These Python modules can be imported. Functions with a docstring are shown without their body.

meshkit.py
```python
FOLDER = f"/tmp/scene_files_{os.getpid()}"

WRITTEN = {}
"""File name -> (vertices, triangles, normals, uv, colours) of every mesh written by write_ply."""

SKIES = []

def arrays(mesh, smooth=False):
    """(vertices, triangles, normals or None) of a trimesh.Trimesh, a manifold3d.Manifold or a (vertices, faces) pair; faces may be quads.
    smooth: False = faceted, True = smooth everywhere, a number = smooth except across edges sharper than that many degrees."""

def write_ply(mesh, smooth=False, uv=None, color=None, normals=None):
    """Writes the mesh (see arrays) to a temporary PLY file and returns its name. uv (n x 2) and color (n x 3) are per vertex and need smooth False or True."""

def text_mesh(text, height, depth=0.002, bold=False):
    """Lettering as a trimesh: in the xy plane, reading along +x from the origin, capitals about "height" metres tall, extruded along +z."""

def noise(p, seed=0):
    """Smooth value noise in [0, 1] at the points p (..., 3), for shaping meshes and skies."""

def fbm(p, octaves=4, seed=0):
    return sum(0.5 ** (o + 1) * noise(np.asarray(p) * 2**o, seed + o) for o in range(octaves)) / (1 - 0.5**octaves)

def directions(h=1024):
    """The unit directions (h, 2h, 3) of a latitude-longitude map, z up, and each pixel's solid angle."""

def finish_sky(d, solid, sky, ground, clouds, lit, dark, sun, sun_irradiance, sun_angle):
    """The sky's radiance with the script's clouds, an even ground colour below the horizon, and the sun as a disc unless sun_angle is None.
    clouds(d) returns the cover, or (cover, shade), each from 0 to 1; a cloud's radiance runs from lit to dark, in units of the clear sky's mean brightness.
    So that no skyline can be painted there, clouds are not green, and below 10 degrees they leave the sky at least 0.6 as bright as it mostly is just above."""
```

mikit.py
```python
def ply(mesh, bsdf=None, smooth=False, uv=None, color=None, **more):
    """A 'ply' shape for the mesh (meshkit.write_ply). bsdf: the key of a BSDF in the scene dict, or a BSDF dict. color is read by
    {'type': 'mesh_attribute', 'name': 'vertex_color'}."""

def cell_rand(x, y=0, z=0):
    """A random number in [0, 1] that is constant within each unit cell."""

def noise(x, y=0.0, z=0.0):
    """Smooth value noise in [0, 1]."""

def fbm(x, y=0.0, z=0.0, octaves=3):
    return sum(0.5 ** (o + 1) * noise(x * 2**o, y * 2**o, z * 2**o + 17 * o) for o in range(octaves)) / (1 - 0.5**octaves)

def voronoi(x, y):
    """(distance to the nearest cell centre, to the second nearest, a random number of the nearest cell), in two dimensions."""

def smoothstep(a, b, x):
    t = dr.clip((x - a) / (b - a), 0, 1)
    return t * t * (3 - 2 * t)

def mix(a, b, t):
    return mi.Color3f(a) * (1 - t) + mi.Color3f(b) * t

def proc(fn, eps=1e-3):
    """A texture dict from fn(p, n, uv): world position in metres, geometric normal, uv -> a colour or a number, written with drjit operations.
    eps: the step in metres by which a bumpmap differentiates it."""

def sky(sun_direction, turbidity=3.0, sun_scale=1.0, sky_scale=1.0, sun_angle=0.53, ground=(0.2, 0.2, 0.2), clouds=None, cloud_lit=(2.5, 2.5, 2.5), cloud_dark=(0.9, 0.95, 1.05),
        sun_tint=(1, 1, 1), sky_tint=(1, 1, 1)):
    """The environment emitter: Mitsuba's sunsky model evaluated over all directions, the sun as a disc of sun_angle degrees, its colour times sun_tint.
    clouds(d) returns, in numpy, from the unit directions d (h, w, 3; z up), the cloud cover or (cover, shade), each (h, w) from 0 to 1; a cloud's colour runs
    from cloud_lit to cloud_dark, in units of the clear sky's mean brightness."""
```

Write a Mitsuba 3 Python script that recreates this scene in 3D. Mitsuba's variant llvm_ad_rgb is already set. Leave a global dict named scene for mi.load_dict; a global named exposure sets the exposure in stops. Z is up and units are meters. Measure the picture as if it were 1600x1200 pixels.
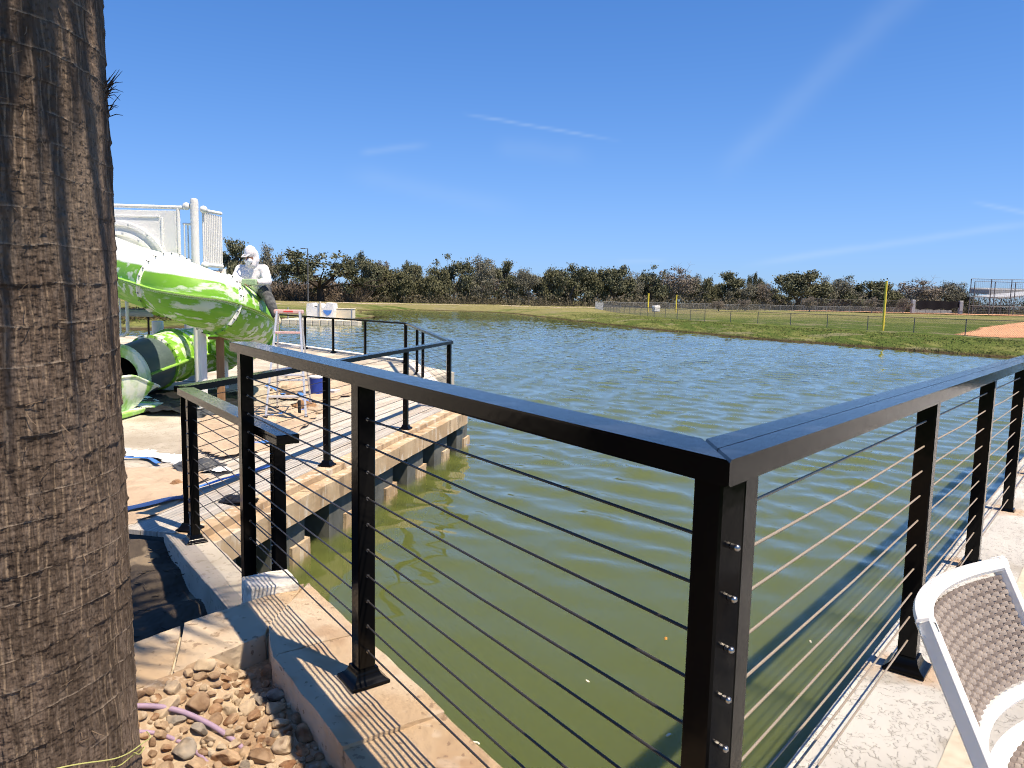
import math, random
import numpy as np, trimesh, shapely
import drjit as dr
import mitsuba as mi
import mikit, meshkit
from mikit import proc, noise, fbm, voronoi, cell_rand, smoothstep, mix
from shapely.geometry import Polygon, LineString, box as sbox

T = mi.ScalarTransform4f
rng = np.random.default_rng(7)
random.seed(7)
scene, labels = {}, {}
A_ = np.array

# ------------------------------------------------------------------ camera, sky, exposure
EYE = A_([0, 0, 1.36])
_p, _r = math.atan(132.2 / 1160), 0.0211
FWD = A_([0, math.cos(_p), -math.sin(_p)])
_u0 = A_([0, math.sin(_p), math.cos(_p)])
UPV = _u0 * math.cos(_r) - A_([1.0, 0, 0]) * math.sin(_r)
scene['camera'] = {'type': 'perspective', 'fov': 2 * math.degrees(math.atan(800 / 1160)), 'fov_axis': 'x',
                   'near_clip': 0.05, 'far_clip': 6000.0,
                   'to_world': T().look_at(origin=EYE.tolist(), target=(EYE + FWD).tolist(), up=UPV.tolist())}
SUN = A_([0.515, -0.365, 1.09])


def clouds(d):
    # a few faint cirrus wisps and old contrails: thin arcs of the sky, broken up by noise
    n = meshkit.fbm(d * 6.0, 4, 3) * .6 + .4 * meshkit.fbm(d * 40.0, 4, 8)
    out = np.zeros(d.shape[:2])
    for az0, el0, az1, el1, w, a in ((14.5, 8.6, 31.0, 23.2, .9, .07), (-4.3, 13.4, 8.0, 11.6, .09, .17), (-11.8, 10.2, -6.3, 11.2, .24, .09),
                                     (16.5, 2.7, 38.0, 5.9, .24, .15), (30.8, 6.9, 38.0, 4.9, .12, .18), (7.6, 3.0, 11.6, 3.1, .16, .12),
                                     (-13, 8.8, 1.0, 6.4, .7, .05), (-2, 11.1, 6.0, 10.5, .7, .045)):
        a0, e0, a1, e1 = (math.radians(x) for x in (az0, el0, az1, el1))
        p0 = A_([math.sin(a0) * math.cos(e0), math.cos(a0) * math.cos(e0), math.sin(e0)])
        p1 = A_([math.sin(a1) * math.cos(e1), math.cos(a1) * math.cos(e1), math.sin(e1)])
        q = np.cross(p0, p1); q /= np.linalg.norm(q)
        t = (p1 - p0) / np.linalg.norm(p1 - p0)
        off = np.degrees(np.arcsin(np.clip(d @ q, -1, 1))) + (n - .5) * w * 1.6
        s = ((d - p0) @ t) / np.linalg.norm(p1 - p0)
        fade = np.clip(s / .15, 0, 1) * np.clip((1 - s) / .25, 0, 1) * ((d @ (p0 + p1)) > 0)
        out = np.maximum(out, a * np.exp(-(off / w) ** 2) * fade * (.5 + n))
    veil = .42 * np.exp(-np.degrees(np.arcsin(np.clip(d[..., 2], 0, 1))) / 6.5)          # pale haze low over the horizon
    return np.maximum(out, 0) * (1 - veil) + veil


scene['sky'] = mikit.sky(SUN, turbidity=3.0, clouds=clouds, cloud_lit=(2.1, 2.5, 2.85), sky_tint=(.53, .90, 1.36), sky_scale=1.60, sun_scale=2.1, ground=(.08, .085, .06))
exposure = 1.2

# ------------------------------------------------------------------ mesh helpers
def cat(ms):
    vs, fs, o = [], [], 0
    for v, f in ms:
        v = np.asarray(v, float); f = np.asarray(f, int)
        if f.shape[1] == 4:
            f = np.vstack([f[:, [0, 1, 2]], f[:, [0, 2, 3]]])
        vs.append(v); fs.append(f + o); o += len(v)
    return np.vstack(vs), np.vstack(fs)


def tm(m):
    return (np.array(m.vertices), np.array(m.faces))


def hull(pts):
    return tm(trimesh.convex.convex_hull(np.asarray(pts, float)))


def slab(poly, z0, z1, bev=.004):
    """Convex plan polygon as a slab with bevelled edges. z1 may be a list (per corner)."""
    p = Polygon(poly).buffer(0)
    c = A_(p.centroid.coords[0]); P = A_(poly, float)
    zt = np.broadcast_to(z1, (len(P),)); zb = np.broadcast_to(z0, (len(P),))
    d = P - c
    inner = P - d / np.linalg.norm(d, axis=1, keepdims=True) * bev * 1.4
    pts = [np.c_[P, zb + bev], np.c_[P, zt - bev], np.c_[inner, zb], np.c_[inner, zt]]
    return hull(np.vstack(pts))


def rbox(cx, cy, cz, sx, sy, sz, ang=0.0, bev=.004, rot=None):
    """Bevelled box; ang about z in radians, or rot a 3x3."""
    h = A_([sx, sy, sz]) / 2
    b = min(bev, .4 * h.min())
    pts = []
    for s in np.ndindex(2, 2, 2):
        s = A_(s) * 2 - 1
        for k in range(3):
            q = h - b; q[k] = h[k]
            pts.append(s * q)
    pts = A_(pts)
    if rot is None:
        c, s = math.cos(ang), math.sin(ang)
        rot = A_([[c, -s, 0], [s, c, 0], [0, 0, 1]])
    return hull(pts @ rot.T + A_([cx, cy, cz]))


def beam(p0, p1, w, h, up=(0, 0, 1), bev=.003):
    """Rectangular bar: w sideways, h along up."""
    p0, p1 = A_(p0, float), A_(p1, float)
    t = p1 - p0; L = np.linalg.norm(t); t /= L
    s = np.cross(A_(up, float), t); s /= np.linalg.norm(s); u = np.cross(t, s)
    c = (p0 + p1) / 2
    return rbox(*c, L, w, h, bev=bev, rot=np.stack([t, s, u], 1))


def tube(pts, r, sides=8, cap=True):
    P = np.asarray(pts, float); n = len(P)
    t = np.gradient(P, axis=0); t /= np.linalg.norm(t, axis=1, keepdims=True) + 1e-12
    ref = A_([0, 0, 1.0]) if abs(t[0, 2]) < .9 else A_([1.0, 0, 0])
    a = np.cross(t[0], ref); a /= np.linalg.norm(a); fr = []
    for i in range(n):
        a = a - t[i] * (a @ t[i]); a /= np.linalg.norm(a)
        fr.append((a, np.cross(t[i], a)))
    ang = np.arange(sides) * 2 * np.pi / sides
    R = np.broadcast_to(r, (n,))
    v = np.vstack([P[i] + R[i] * (np.cos(ang)[:, None] * fr[i][0] + np.sin(ang)[:, None] * fr[i][1]) for i in range(n)])
    i, j = np.meshgrid(np.arange(n - 1), np.arange(sides), indexing='ij')
    j2 = (j + 1) % sides
    f = np.stack([i * sides + j, i * sides + j2, (i + 1) * sides + j2, (i + 1) * sides + j], -1).reshape(-1, 4)
    f = np.vstack([f[:, [0, 1, 2]], f[:, [0, 2, 3]]])
    if cap:
        c = np.vstack([P[0], P[-1]]); k = len(v); jj = np.arange(sides); jn = (jj + 1) % sides
        f = np.vstack([f, np.c_[np.full(sides, k), jn, jj], np.c_[np.full(sides, k + 1), (n - 1) * sides + jj, (n - 1) * sides + jn]])
        v = np.vstack([v, c])
    return v, f


def spline(P, n):
    P = np.asarray(P, float); k = len(P)
    Q = np.vstack([2 * P[0] - P[1], P, 2 * P[-1] - P[-2]])
    out = []
    for s in np.linspace(0, k - 1 - 1e-9, n):
        i = int(s); t = s - i
        a, b, c, d = Q[i:i + 4]
        out.append(.5 * (2 * b + (c - a) * t + (2 * a - 5 * b + 4 * c - d) * t * t + (3 * b - a - 3 * c + d) * t ** 3))
    return A_(out)


def frames(P, up=(0, 0, 1)):
    t = np.gradient(P, axis=0); t /= np.linalg.norm(t, axis=1, keepdims=True)
    r = np.cross(t, A_(up, float)); r /= np.linalg.norm(r, axis=1, keepdims=True)
    return t, r, np.cross(r, t)


def sweep(P, prof, closed=True, scale=None, up=(0, 0, 1)):
    """profile (m,2) in (right, up) along the path -> v, f, uv (u = metres along, v = index share)."""
    P = np.asarray(P, float); n, m = len(P), len(prof)
    t, r, u = frames(P, up)
    sc = np.ones(n) if scale is None else scale
    v = (P[:, None] + sc[:, None, None] * (prof[None, :, :1] * r[:, None] + prof[None, :, 1:] * u[:, None])).reshape(-1, 3)
    L = np.r_[0, np.cumsum(np.linalg.norm(np.diff(P, axis=0), axis=1))]
    uv = np.stack(np.meshgrid(L, np.arange(m) / m, indexing='ij'), -1).reshape(-1, 2)
    k = m if closed else m - 1
    i, j = np.meshgrid(np.arange(n - 1), np.arange(k), indexing='ij'); j2 = (j + 1) % m
    f = np.stack([i * m + j, (i + 1) * m + j, (i + 1) * m + j2, i * m + j2], -1).reshape(-1, 4)
    return v, np.vstack([f[:, [0, 1, 2]], f[:, [0, 2, 3]]]), uv


def extrude(poly, z0, z1):
    ms = []
    for g in getattr(poly, 'geoms', [poly]):
        if g.area > 1e-6:
            m = trimesh.creation.extrude_polygon(g, z1 - z0, engine='earcut'); m.apply_translation([0, 0, z0]); ms.append(tm(m))
    return cat(ms)


def roughen(m, edge, amp, freq, seed=0, zscale=1.0):
    """Subdivide and push the vertices about by noise, keeping it watertight."""
    me = trimesh.Trimesh(*m, process=True)
    v, f = trimesh.remesh.subdivide_to_size(me.vertices, me.faces, edge, max_iter=12)
    me = trimesh.Trimesh(v, f, process=True)
    v = np.array(me.vertices)
    d = np.stack([meshkit.fbm(v * freq + 11.3 * k, 4, seed + 7 * k) - .5 for k in range(3)], -1)
    v = v + d * amp * 2 * A_([1, 1, zscale])
    return v, np.array(me.faces)


def xf(m, M=None, loc=(0, 0, 0), rz=0.0, scale=1.0):
    v = np.asarray(m[0]) * scale
    c, s = math.cos(rz), math.sin(rz)
    v = v @ A_([[c, -s, 0], [s, c, 0], [0, 0, 1]]).T
    return (v + A_(loc), m[1])


def key_for(base):
    if base not in scene and base not in labels:
        return base
    k = 1
    while f'{base}_{k:03d}' in scene or f'{base}_{k:03d}' in labels:
        k += 1
    return f'{base}_{k:03d}'


def thing(name, label, cat_, group=None):
    k = key_for(name)
    labels[k] = {'label': label, 'category': cat_}
    if group:
        labels[k]['group'] = group
    return k


_count = {}
def put(key, m, bsdf, smooth=False, **kw):
    scene[key] = mikit.ply(m, bsdf, smooth, **kw)
    return key


def part(parent, name, m, bsdf, smooth=False, label=None, stuff=False, **kw):
    base = f'{parent}__{name}'
    n = _count.get(base, 0); _count[base] = n + 1
    k = base if n == 0 else f'{base}_{n:03d}'
    put(k, m, bsdf, smooth, **kw)
    if label or stuff:
        labels[k] = {}
        if label: labels[k]['label'] = label
        if stuff: labels[k]['kind'] = 'stuff'
    return k


def reuse(parent, name, shape, bsdf=None, M=None):
    base = f'{parent}__{name}' if parent else name
    n = _count.get(base, 0); _count[base] = n + 1
    k = base if n == 0 else f'{base}_{n:03d}'
    d = dict(shape)
    if bsdf: d['bsdf'] = {'type': 'ref', 'id': bsdf}
    if M is not None: d['to_world'] = M
    scene[k] = d
    return k


def one(name, m, bsdf, label, cat_, group=None, smooth=False, **kw):
    k = thing(name, label, cat_, group)
    put(k, m, bsdf, smooth, **kw)
    return k


def structure(name, m, bsdf, smooth=False, label=None, kind='structure', **kw):
    k = key_for(name)
    labels[k] = {'kind': kind}
    if label: labels[k]['label'] = label
    put(k, m, bsdf, smooth, **kw)
    return k

# ------------------------------------------------------------------ materials
def P_(color, rough=.6, spec=.4, metal=0.0, bump=None, scale=1.0, eps=1e-3, two=True, **kw):
    d = {'type': 'principled', 'base_color': color if isinstance(color, dict) else {'type': 'rgb', 'value': list(color)},
         'roughness': rough, 'specular': spec, 'metallic': metal, **kw}
    if two:
        d = {'type': 'twosided', 'bsdf': d}
    if bump is not None:
        d = {'type': 'bumpmap', 'tex': proc(bump, eps), 'scale': scale, 'bsdf': d}
    return d


def black_col(p, n, uv):
    g = fbm(p.x * 9, p.y * 9, p.z * 9, 3)
    dust = smoothstep(.55, .8, g) * smoothstep(.4, .95, n.z)
    return mix((.003, .003, .0032), (.016, .0165, .018), dust)


scene['black_metal'] = P_(proc(black_col), .14, .13, bump=lambda p, n, uv: fbm(p.x * 40, p.y * 40, p.z * 40, 2) * .00035)
scene['cable_steel'] = P_((.34, .285, .22), .55, .4, metal=.35)
scene['cable_black'] = P_((.035, .032, .03), .4, .45)
scene['chrome'] = P_((.38, .37, .36), .3, .5, metal=1.0)


def stone_col(p, n, uv):
    a = fbm(p.x * 3 + 3, p.y * 3, p.z * 3, 4)
    b = fbm(p.x * 40, p.y * 40, p.z * 40, 3)
    c = mix((0.388, 0.287, 0.181), (0.469, 0.388, 0.283), smoothstep(.3, .7, a))
    c = mix(c, (0.278, 0.172, 0.096), .6 * smoothstep(.56, .76, fbm(p.x * 6, p.y * 6 + 9, p.z * 6, 3)))
    c = mix(c, (0.209, 0.144, 0.093), .75 * smoothstep(.66, .78, b))
    return mix(c, (0.517, 0.444, 0.342), .4 * smoothstep(.62, .8, fbm(p.x * 18, p.y * 18 + 5, p.z * 18, 2)))


scene['sandstone'] = P_(proc(stone_col), .9, .15, bump=lambda p, n, uv: fbm(p.x * 45, p.y * 45, p.z * 45, 4) * .009)


def pale_stone_col(p, n, uv):
    return mix((.40, .38, .33), (.62, .59, .52), smoothstep(.3, .62, fbm(p.x * 30, p.y * 30, p.z * 30, 4)))


scene['limestone'] = P_(proc(pale_stone_col), .9, .15, bump=lambda p, n, uv: fbm(p.x * 60, p.y * 60, p.z * 60, 3) * .008)

# patio: knock-down coating, joint bands and rust round the post feet (own shapes, fixed to the slab)
RB = A_([math.cos(.8785), math.sin(.8785)]); RBn = A_([-RB[1], RB[0]])   # along / water side
RA = A_([math.cos(2.181), math.sin(2.181)]); RAn = A_([-RA[1], RA[0]]) * -1
C0 = A_([.3582, 1.1907])
RW = .115
ZT = 1.106
KA, KB = .0035, -.0142
BPOST = [C0 + RB * s + RBn * RW / 2 for s in (.168, 1.896, 3.372, 4.848, 6.325, 7.8)]


def knock(p):
    q = fbm(p.x * 58 + 1.2 * fbm(p.x * 11, p.y * 11), p.y * 58, 0, 2)
    return 1 - smoothstep(.05, .012, dr.abs(q - .5)) * smoothstep(.36, .50, fbm(p.x * 38, p.y * 38, 5, 2))


def patio_col(p, n, uv):
    k = knock(p)
    big = fbm(p.x * 1.7, p.y * 1.7, 3, 3)
    c = mix((0.396, 0.386, 0.354), (0.483, 0.474, 0.437), smoothstep(.3, .7, big))
    c = mix((0.199, 0.183, 0.153), c, .5 + .5 * k)
    c = mix(c, (0.275, 0.252, 0.206), .5 * smoothstep(.60, .74, fbm(p.x * 5, p.y * 5, 8, 3)))
    rust = mi.Float(0)
    for b in BPOST[1:5]:
        r = dr.sqrt(dr.square(p.x - b[0]) + dr.square(p.y - b[1])) + (fbm(p.x * 14, p.y * 14, 1, 3) - .5) * .16
        rust = dr.maximum(rust, smoothstep(.17, .06, r))
    return mix(c, (0.397, 0.229, 0.099), .55 * rust)


scene['patio_coating'] = P_(proc(patio_col), .85, .2, bump=lambda p, n, uv: knock(p) * .0035 + fbm(p.x * 90, p.y * 90, 0, 2) * .0016)
scene['joint_cement'] = P_(proc(lambda p, n, uv: mix((.42, .37, .28), (.56, .51, .41), fbm(p.x * 30, p.y * 30, 0, 3))), .9, .15,
                           bump=lambda p, n, uv: fbm(p.x * 50, p.y * 50, 0, 3) * .002)


def concrete_col(p, n, uv):
    a = fbm(p.x * 2, p.y * 2, p.z * 2, 4)
    b = fbm(p.x * 35, p.y * 35, p.z * 35, 3)
    c = mix((0.285, 0.253, 0.198), (0.411, 0.380, 0.316), smoothstep(.3, .7, a))
    return mix(c, (0.206, 0.174, 0.134), .5 * smoothstep(.58, .74, b))


scene['concrete'] = P_(proc(concrete_col), .9, .15, bump=lambda p, n, uv: fbm(p.x * 30, p.y * 30, p.z * 30, 3) * .003)


def fascia_col(p, n, uv):
    a = fbm(p.x * 5, p.y * 5, p.z * 1.2, 4)
    s = fbm(p.x * 16, p.y * 16, p.z * 3, 3)
    c = mix((0.353, 0.256, 0.158), (0.464, 0.366, 0.247), smoothstep(.3, .7, a))
    c = mix(c, (0.547, 0.491, 0.408), .7 * smoothstep(.60, .70, s))
    return mix(c, (0.168, 0.120, 0.078), .6 * smoothstep(.62, .74, fbm(p.x * 9, p.y * 9, p.z * 2 + 5, 3)))


scene['fascia_stone'] = P_(proc(fascia_col), .9, .15, bump=lambda p, n, uv: fbm(p.x * 30, p.y * 30, p.z * 30, 3) * .004)


def plank_col(c0, c1, sd):
    def fn(p, n, uv):
        along = p.x * .211 + p.y * .9775
        across = p.x * .9775 - p.y * .211
        g = fbm(along * 1.6 + sd, across * 55, sd, 4)
        c = mix(c0, c1, smoothstep(.3, .7, g))
        return mix(c, (.33, .27, .20), .4 * smoothstep(.6, .75, fbm(along * 2.3, across * 6, sd + 4, 3)))
    return fn


scene['plank_pale'] = P_(proc(plank_col((0.377, 0.347, 0.297), (0.468, 0.438, 0.388), 1.0)), .8, .2)
scene['plank_tan'] = P_(proc(plank_col((0.343, 0.303, 0.250), (0.433, 0.397, 0.340), 5.0)), .8, .2)
scene['plank_grey'] = P_(proc(plank_col((0.339, 0.321, 0.284), (0.431, 0.412, 0.369), 9.0)), .8, .2)
scene['pier_block'] = P_(proc(lambda p, n, uv: mix((.055, .06, .058), (.15, .155, .145), fbm(p.x * 9, p.y * 9, p.z * 5, 4))), .85, .2)


def bed_col(p, n, uv):
    a = fbm(p.x * 7, p.y * 7, 0, 4)
    b = fbm(p.x * 90, p.y * 90, 0, 2)
    c = mix((0.301, 0.210, 0.132), (0.427, 0.336, 0.232), smoothstep(.3, .7, a))
    return mix(c, (0.523, 0.446, 0.342), .5 * smoothstep(.6, .8, b))


scene['bed_sand'] = P_(proc(bed_col), .95, .1, bump=lambda p, n, uv: fbm(p.x * 60, p.y * 60, 0, 4) * .012)
scene['dark_soil'] = P_(proc(lambda p, n, uv: mix(mix((.035, .03, .026), (.10, .078, .055), fbm(p.x * 9, p.y * 9, 0, 4)), (.2, .16, .11),
                        smoothstep(.66, .75, fbm(p.x * 4, p.y * 4, 4, 3)))), .8, .3, bump=lambda p, n, uv: fbm(p.x * 40, p.y * 40, 0, 4) * .02)


def rock_col(c0, c1, c2):
    def fn(p, n, uv):
        a = fbm(p.x * 22, p.y * 22, p.z * 22, 4)
        c = mix(c0, c1, smoothstep(.32, .66, a))
        c = mix(c, c2, .8 * smoothstep(.58, .74, fbm(p.x * 34 + 7, p.y * 34, p.z * 34, 3)))
        return mix(c, (.60, .47, .31), .45 * smoothstep(.45, .72, fbm(p.x * 14, p.y * 14 + 3, p.z * 14, 3)) * smoothstep(-.2, .8, n.z))
    return fn


_rb = lambda p, n, uv: fbm(p.x * 70, p.y * 70, p.z * 70, 3) * .004
for nm, cs in {'rock_brown': ((0.177, 0.113, 0.067), (0.305, 0.214, 0.138), (0.105, 0.055, 0.033)), 'rock_tan': ((0.309, 0.240, 0.161), (0.420, 0.336, 0.237), (0.196, 0.127, 0.074)),
               'rock_grey': ((0.158, 0.139, 0.116), (0.279, 0.248, 0.206), (0.092, 0.077, 0.062)), 'rock_rust': ((0.183, 0.096, 0.050), (0.320, 0.206, 0.122), (0.086, 0.041, 0.022))}.items():
    scene[nm] = P_(proc(rock_col(*cs)), .85, .15, bump=_rb)


def bark_col(p, n, uv):
    # uv: u = share of the way round, v = leaf-base ring number and the share of the way up that ring
    th, ring = uv.x, uv.y
    rk = dr.floor(ring)
    fr = ring - rk
    x = th * 104 + 1.6 * fbm(th * 14, p.z * 7, 2, 2) + 7 * cell_rand(rk, 3)
    cx = dr.floor(x)
    line = smoothstep(.17, .04, dr.abs(x - cx - .5)) * smoothstep(.44, .62, noise(cx * 1.7, p.z * 13, 4))
    a = fbm(th * 18, p.z * 5, 0, 4)
    c = mix((0.066, 0.049, 0.037), (0.124, 0.093, 0.072), smoothstep(.3, .72, a))
    c = mix(c, (0.151, 0.120, 0.096), .5 * smoothstep(.5, .7, fbm(th * 420, p.z * 40, 1, 3)))
    c = mix(c, (0.044, 0.032, 0.024), .6 * smoothstep(.54, .7, fbm(th * 300 + 4, p.z * 22, 7, 3)))
    c = mix(c, (0.261, 0.199, 0.138), .5 * line)
    lip = smoothstep(.085, .0, fr) * smoothstep(.40, .66, fbm(th * 26, rk * 5.1, 3, 3))
    c = mix(c, (0.284, 0.234, 0.184), .7 * lip)
    c = mix(c, (0.032, 0.023, 0.017), .7 * smoothstep(.93, .985, fr) * smoothstep(.35, .6, fbm(th * 20, rk * 2.1, 8, 3)))
    c = mix(c, (0.160, 0.133, 0.107), .5 * smoothstep(.5, .75, fbm(th * 9, p.z * 2.4, 6, 3)))
    return mix(c, (0.036, 0.029, 0.023), .55 * smoothstep(.55, .75, fbm(p.x * 240, p.y * 240, p.z * 130, 3)))


scene['palm_bark'] = P_(proc(bark_col), .9, .15, bump=lambda p, n, uv: (fbm(uv.x * 260, p.z * 30, 0, 4) * .012 + fbm(uv.x * 120, p.z * 130, 4, 3) * .006))
scene['palm_fibre'] = P_((.05, .035, .025), .9, .1)
scene['fibre_tan'] = P_((.16, .12, .085), .9, .1)
scene['frond_green'] = P_((.06, .10, .03), .5, .4)

# slide paint: green gelcoat with white primer brushed over parts of it (uv: metres along, share round: 0 right, .25 top)
def slide_col(white_to, seed, scuff):
    def fn(p, n, uv):
        s, a = uv.x, uv.y
        wob = (fbm(s * 2.2 + seed, a * 9, seed, 4) - .5)
        g = mix((.135, .36, .018), (.21, .47, .04), fbm(s * 1.3, a * 6, seed + 3, 3))
        g = mix(g, (.42, .58, .18), .5 * smoothstep(.52, .72, fbm(s * 3, a * 30, seed + 5, 4)))
        top = smoothstep(white_to, white_to - .012, dr.abs(a - .25) + wob * .05)
        patch = smoothstep(.48, .62, fbm(s * 11 + seed * 2, a * 30, seed + 8, 5)) * smoothstep(.42, .56, fbm(s * 1.3, a * 3.6, seed + 11, 3) + scuff)
        return mix(g, (.72, .75, .69), dr.maximum(top, .72 * patch))
    return fn


scene['slide_upper'] = P_(proc(slide_col(.165, 1.0, .03)), .5, .35)
scene['slide_bend'] = P_(proc(slide_col(.09, 4.0, .17)), .5, .35)
scene['slide_lower'] = P_(proc(slide_col(.01, 9.0, .08)), .5, .35)
scene['slide_flange'] = P_(proc(lambda p, n, uv: mix((.17, .40, .03), (.78, .80, .76), smoothstep(.47, .55, fbm(p.x * 5, p.y * 5, p.z * 5, 4) + .25 * (p.z - .9)))), .4, .4)
scene['slide_seam'] = P_((.24, .46, .08), .5, .35)
scene['slide_grey'] = P_(proc(lambda p, n, uv: mix((.055, .085, .085), (.10, .14, .135), fbm(p.x * 6, p.y * 6, p.z * 6, 4))), .45, .4)
scene['slide_runout'] = P_(proc(lambda p, n, uv: mix((.25, .50, .09), (.72, .78, .66), smoothstep(.36, .62, fbm(p.x * 5, p.y * 5, p.z * 3, 5)))), .4, .4)
scene['slide_inside'] = P_((.02, .025, .02), .6, .3)
scene['white_paint'] = P_(proc(lambda p, n, uv: mix((.74, .74, .72), (.64, .64, .61), fbm(p.x * 4, p.y * 4, p.z * 4, 4))), .35, .45)
scene['grey_paint'] = P_((.33, .36, .38), .45, .4)
scene['bolt_metal'] = P_((.08, .10, .07), .5, .4, metal=.3)
scene['raw_wood'] = P_(proc(lambda p, n, uv: mix((.20, .105, .05), (.36, .22, .12), fbm(p.x * 60, p.y * 60, p.z * 4, 3))), .8, .2)
scene['black_plastic'] = P_((.012, .012, .013), .45, .4)
scene['grey_plastic'] = P_((.07, .075, .08), .5, .4)


def paper_col(p, n, uv):
    c = mix((0.379, 0.289, 0.198), (0.443, 0.351, 0.254), fbm(p.x * 3, p.y * 3, 0, 4))
    return mix(c, (0.304, 0.232, 0.161), .5 * smoothstep(.55, .75, fbm(p.x * 9, p.y * 3, 2, 4)))


scene['kraft_paper'] = P_(proc(paper_col), .8, .2, bump=lambda p, n, uv: fbm(p.x * 9, p.y * 9, 0, 4) * .02)
scene['plastic_sheet'] = P_((.70, .70, .68), .3, .5)
scene['blue_tape'] = P_((.07, .20, .55), .5, .4)
scene['blue_sheet'] = P_((.02, .05, .17), .5, .3)
scene['blue_plastic'] = P_((.012, .045, .30), .35, .5)
scene['aluminium'] = P_((.72, .72, .72), .35, .5, metal=.55)
scene['ladder_pink'] = P_((.62, .40, .36), .5, .4)
scene['red_print'] = P_((.60, .06, .05), .5, .4)
scene['purple_hose'] = P_(proc(lambda p, n, uv: mix((.27, .185, .28), (.37, .28, .37), fbm(p.x * 20, p.y * 20, p.z * 20, 3))), .55, .4)
scene['yellow_wire'] = P_((.42, .43, .16), .5, .4)
scene['chair_white'] = P_((.80, .79, .75), .3, .45)
scene['wicker_light'] = P_(proc(lambda p, n, uv: mix((.23, .195, .17), (.36, .315, .275), fbm(p.x * 60, p.y * 60, p.z * 60, 3))), .6, .35)
scene['wicker_dark'] = P_(proc(lambda p, n, uv: mix((.14, .115, .10), (.22, .185, .165), fbm(p.x * 60, p.y * 60, p.z * 60, 3))), .6, .35)
scene['cloth_white'] = P_(proc(lambda p, n, uv: mix((.72, .71, .72), (.66, .65, .67), fbm(p.x * 14, p.y * 14, p.z * 14, 3))), .85, .1, bump=lambda p, n, uv: fbm(p.x * 9, p.y * 9, p.z * 6, 2) * .035)
scene['mask_cloth'] = P_((.66, .70, .76), .8, .1)
scene['cloth_grey'] = P_(proc(lambda p, n, uv: mix((.055, .058, .062), (.12, .125, .125), smoothstep(.4, .7, fbm(p.x * 12, p.y * 12, p.z * 8, 4)))), .9, .1, bump=lambda p, n, uv: fbm(p.x * 11, p.y * 11, p.z * 7, 3) * .05)
scene['skin'] = P_((.26, .13, .085), .55, .35)
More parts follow.
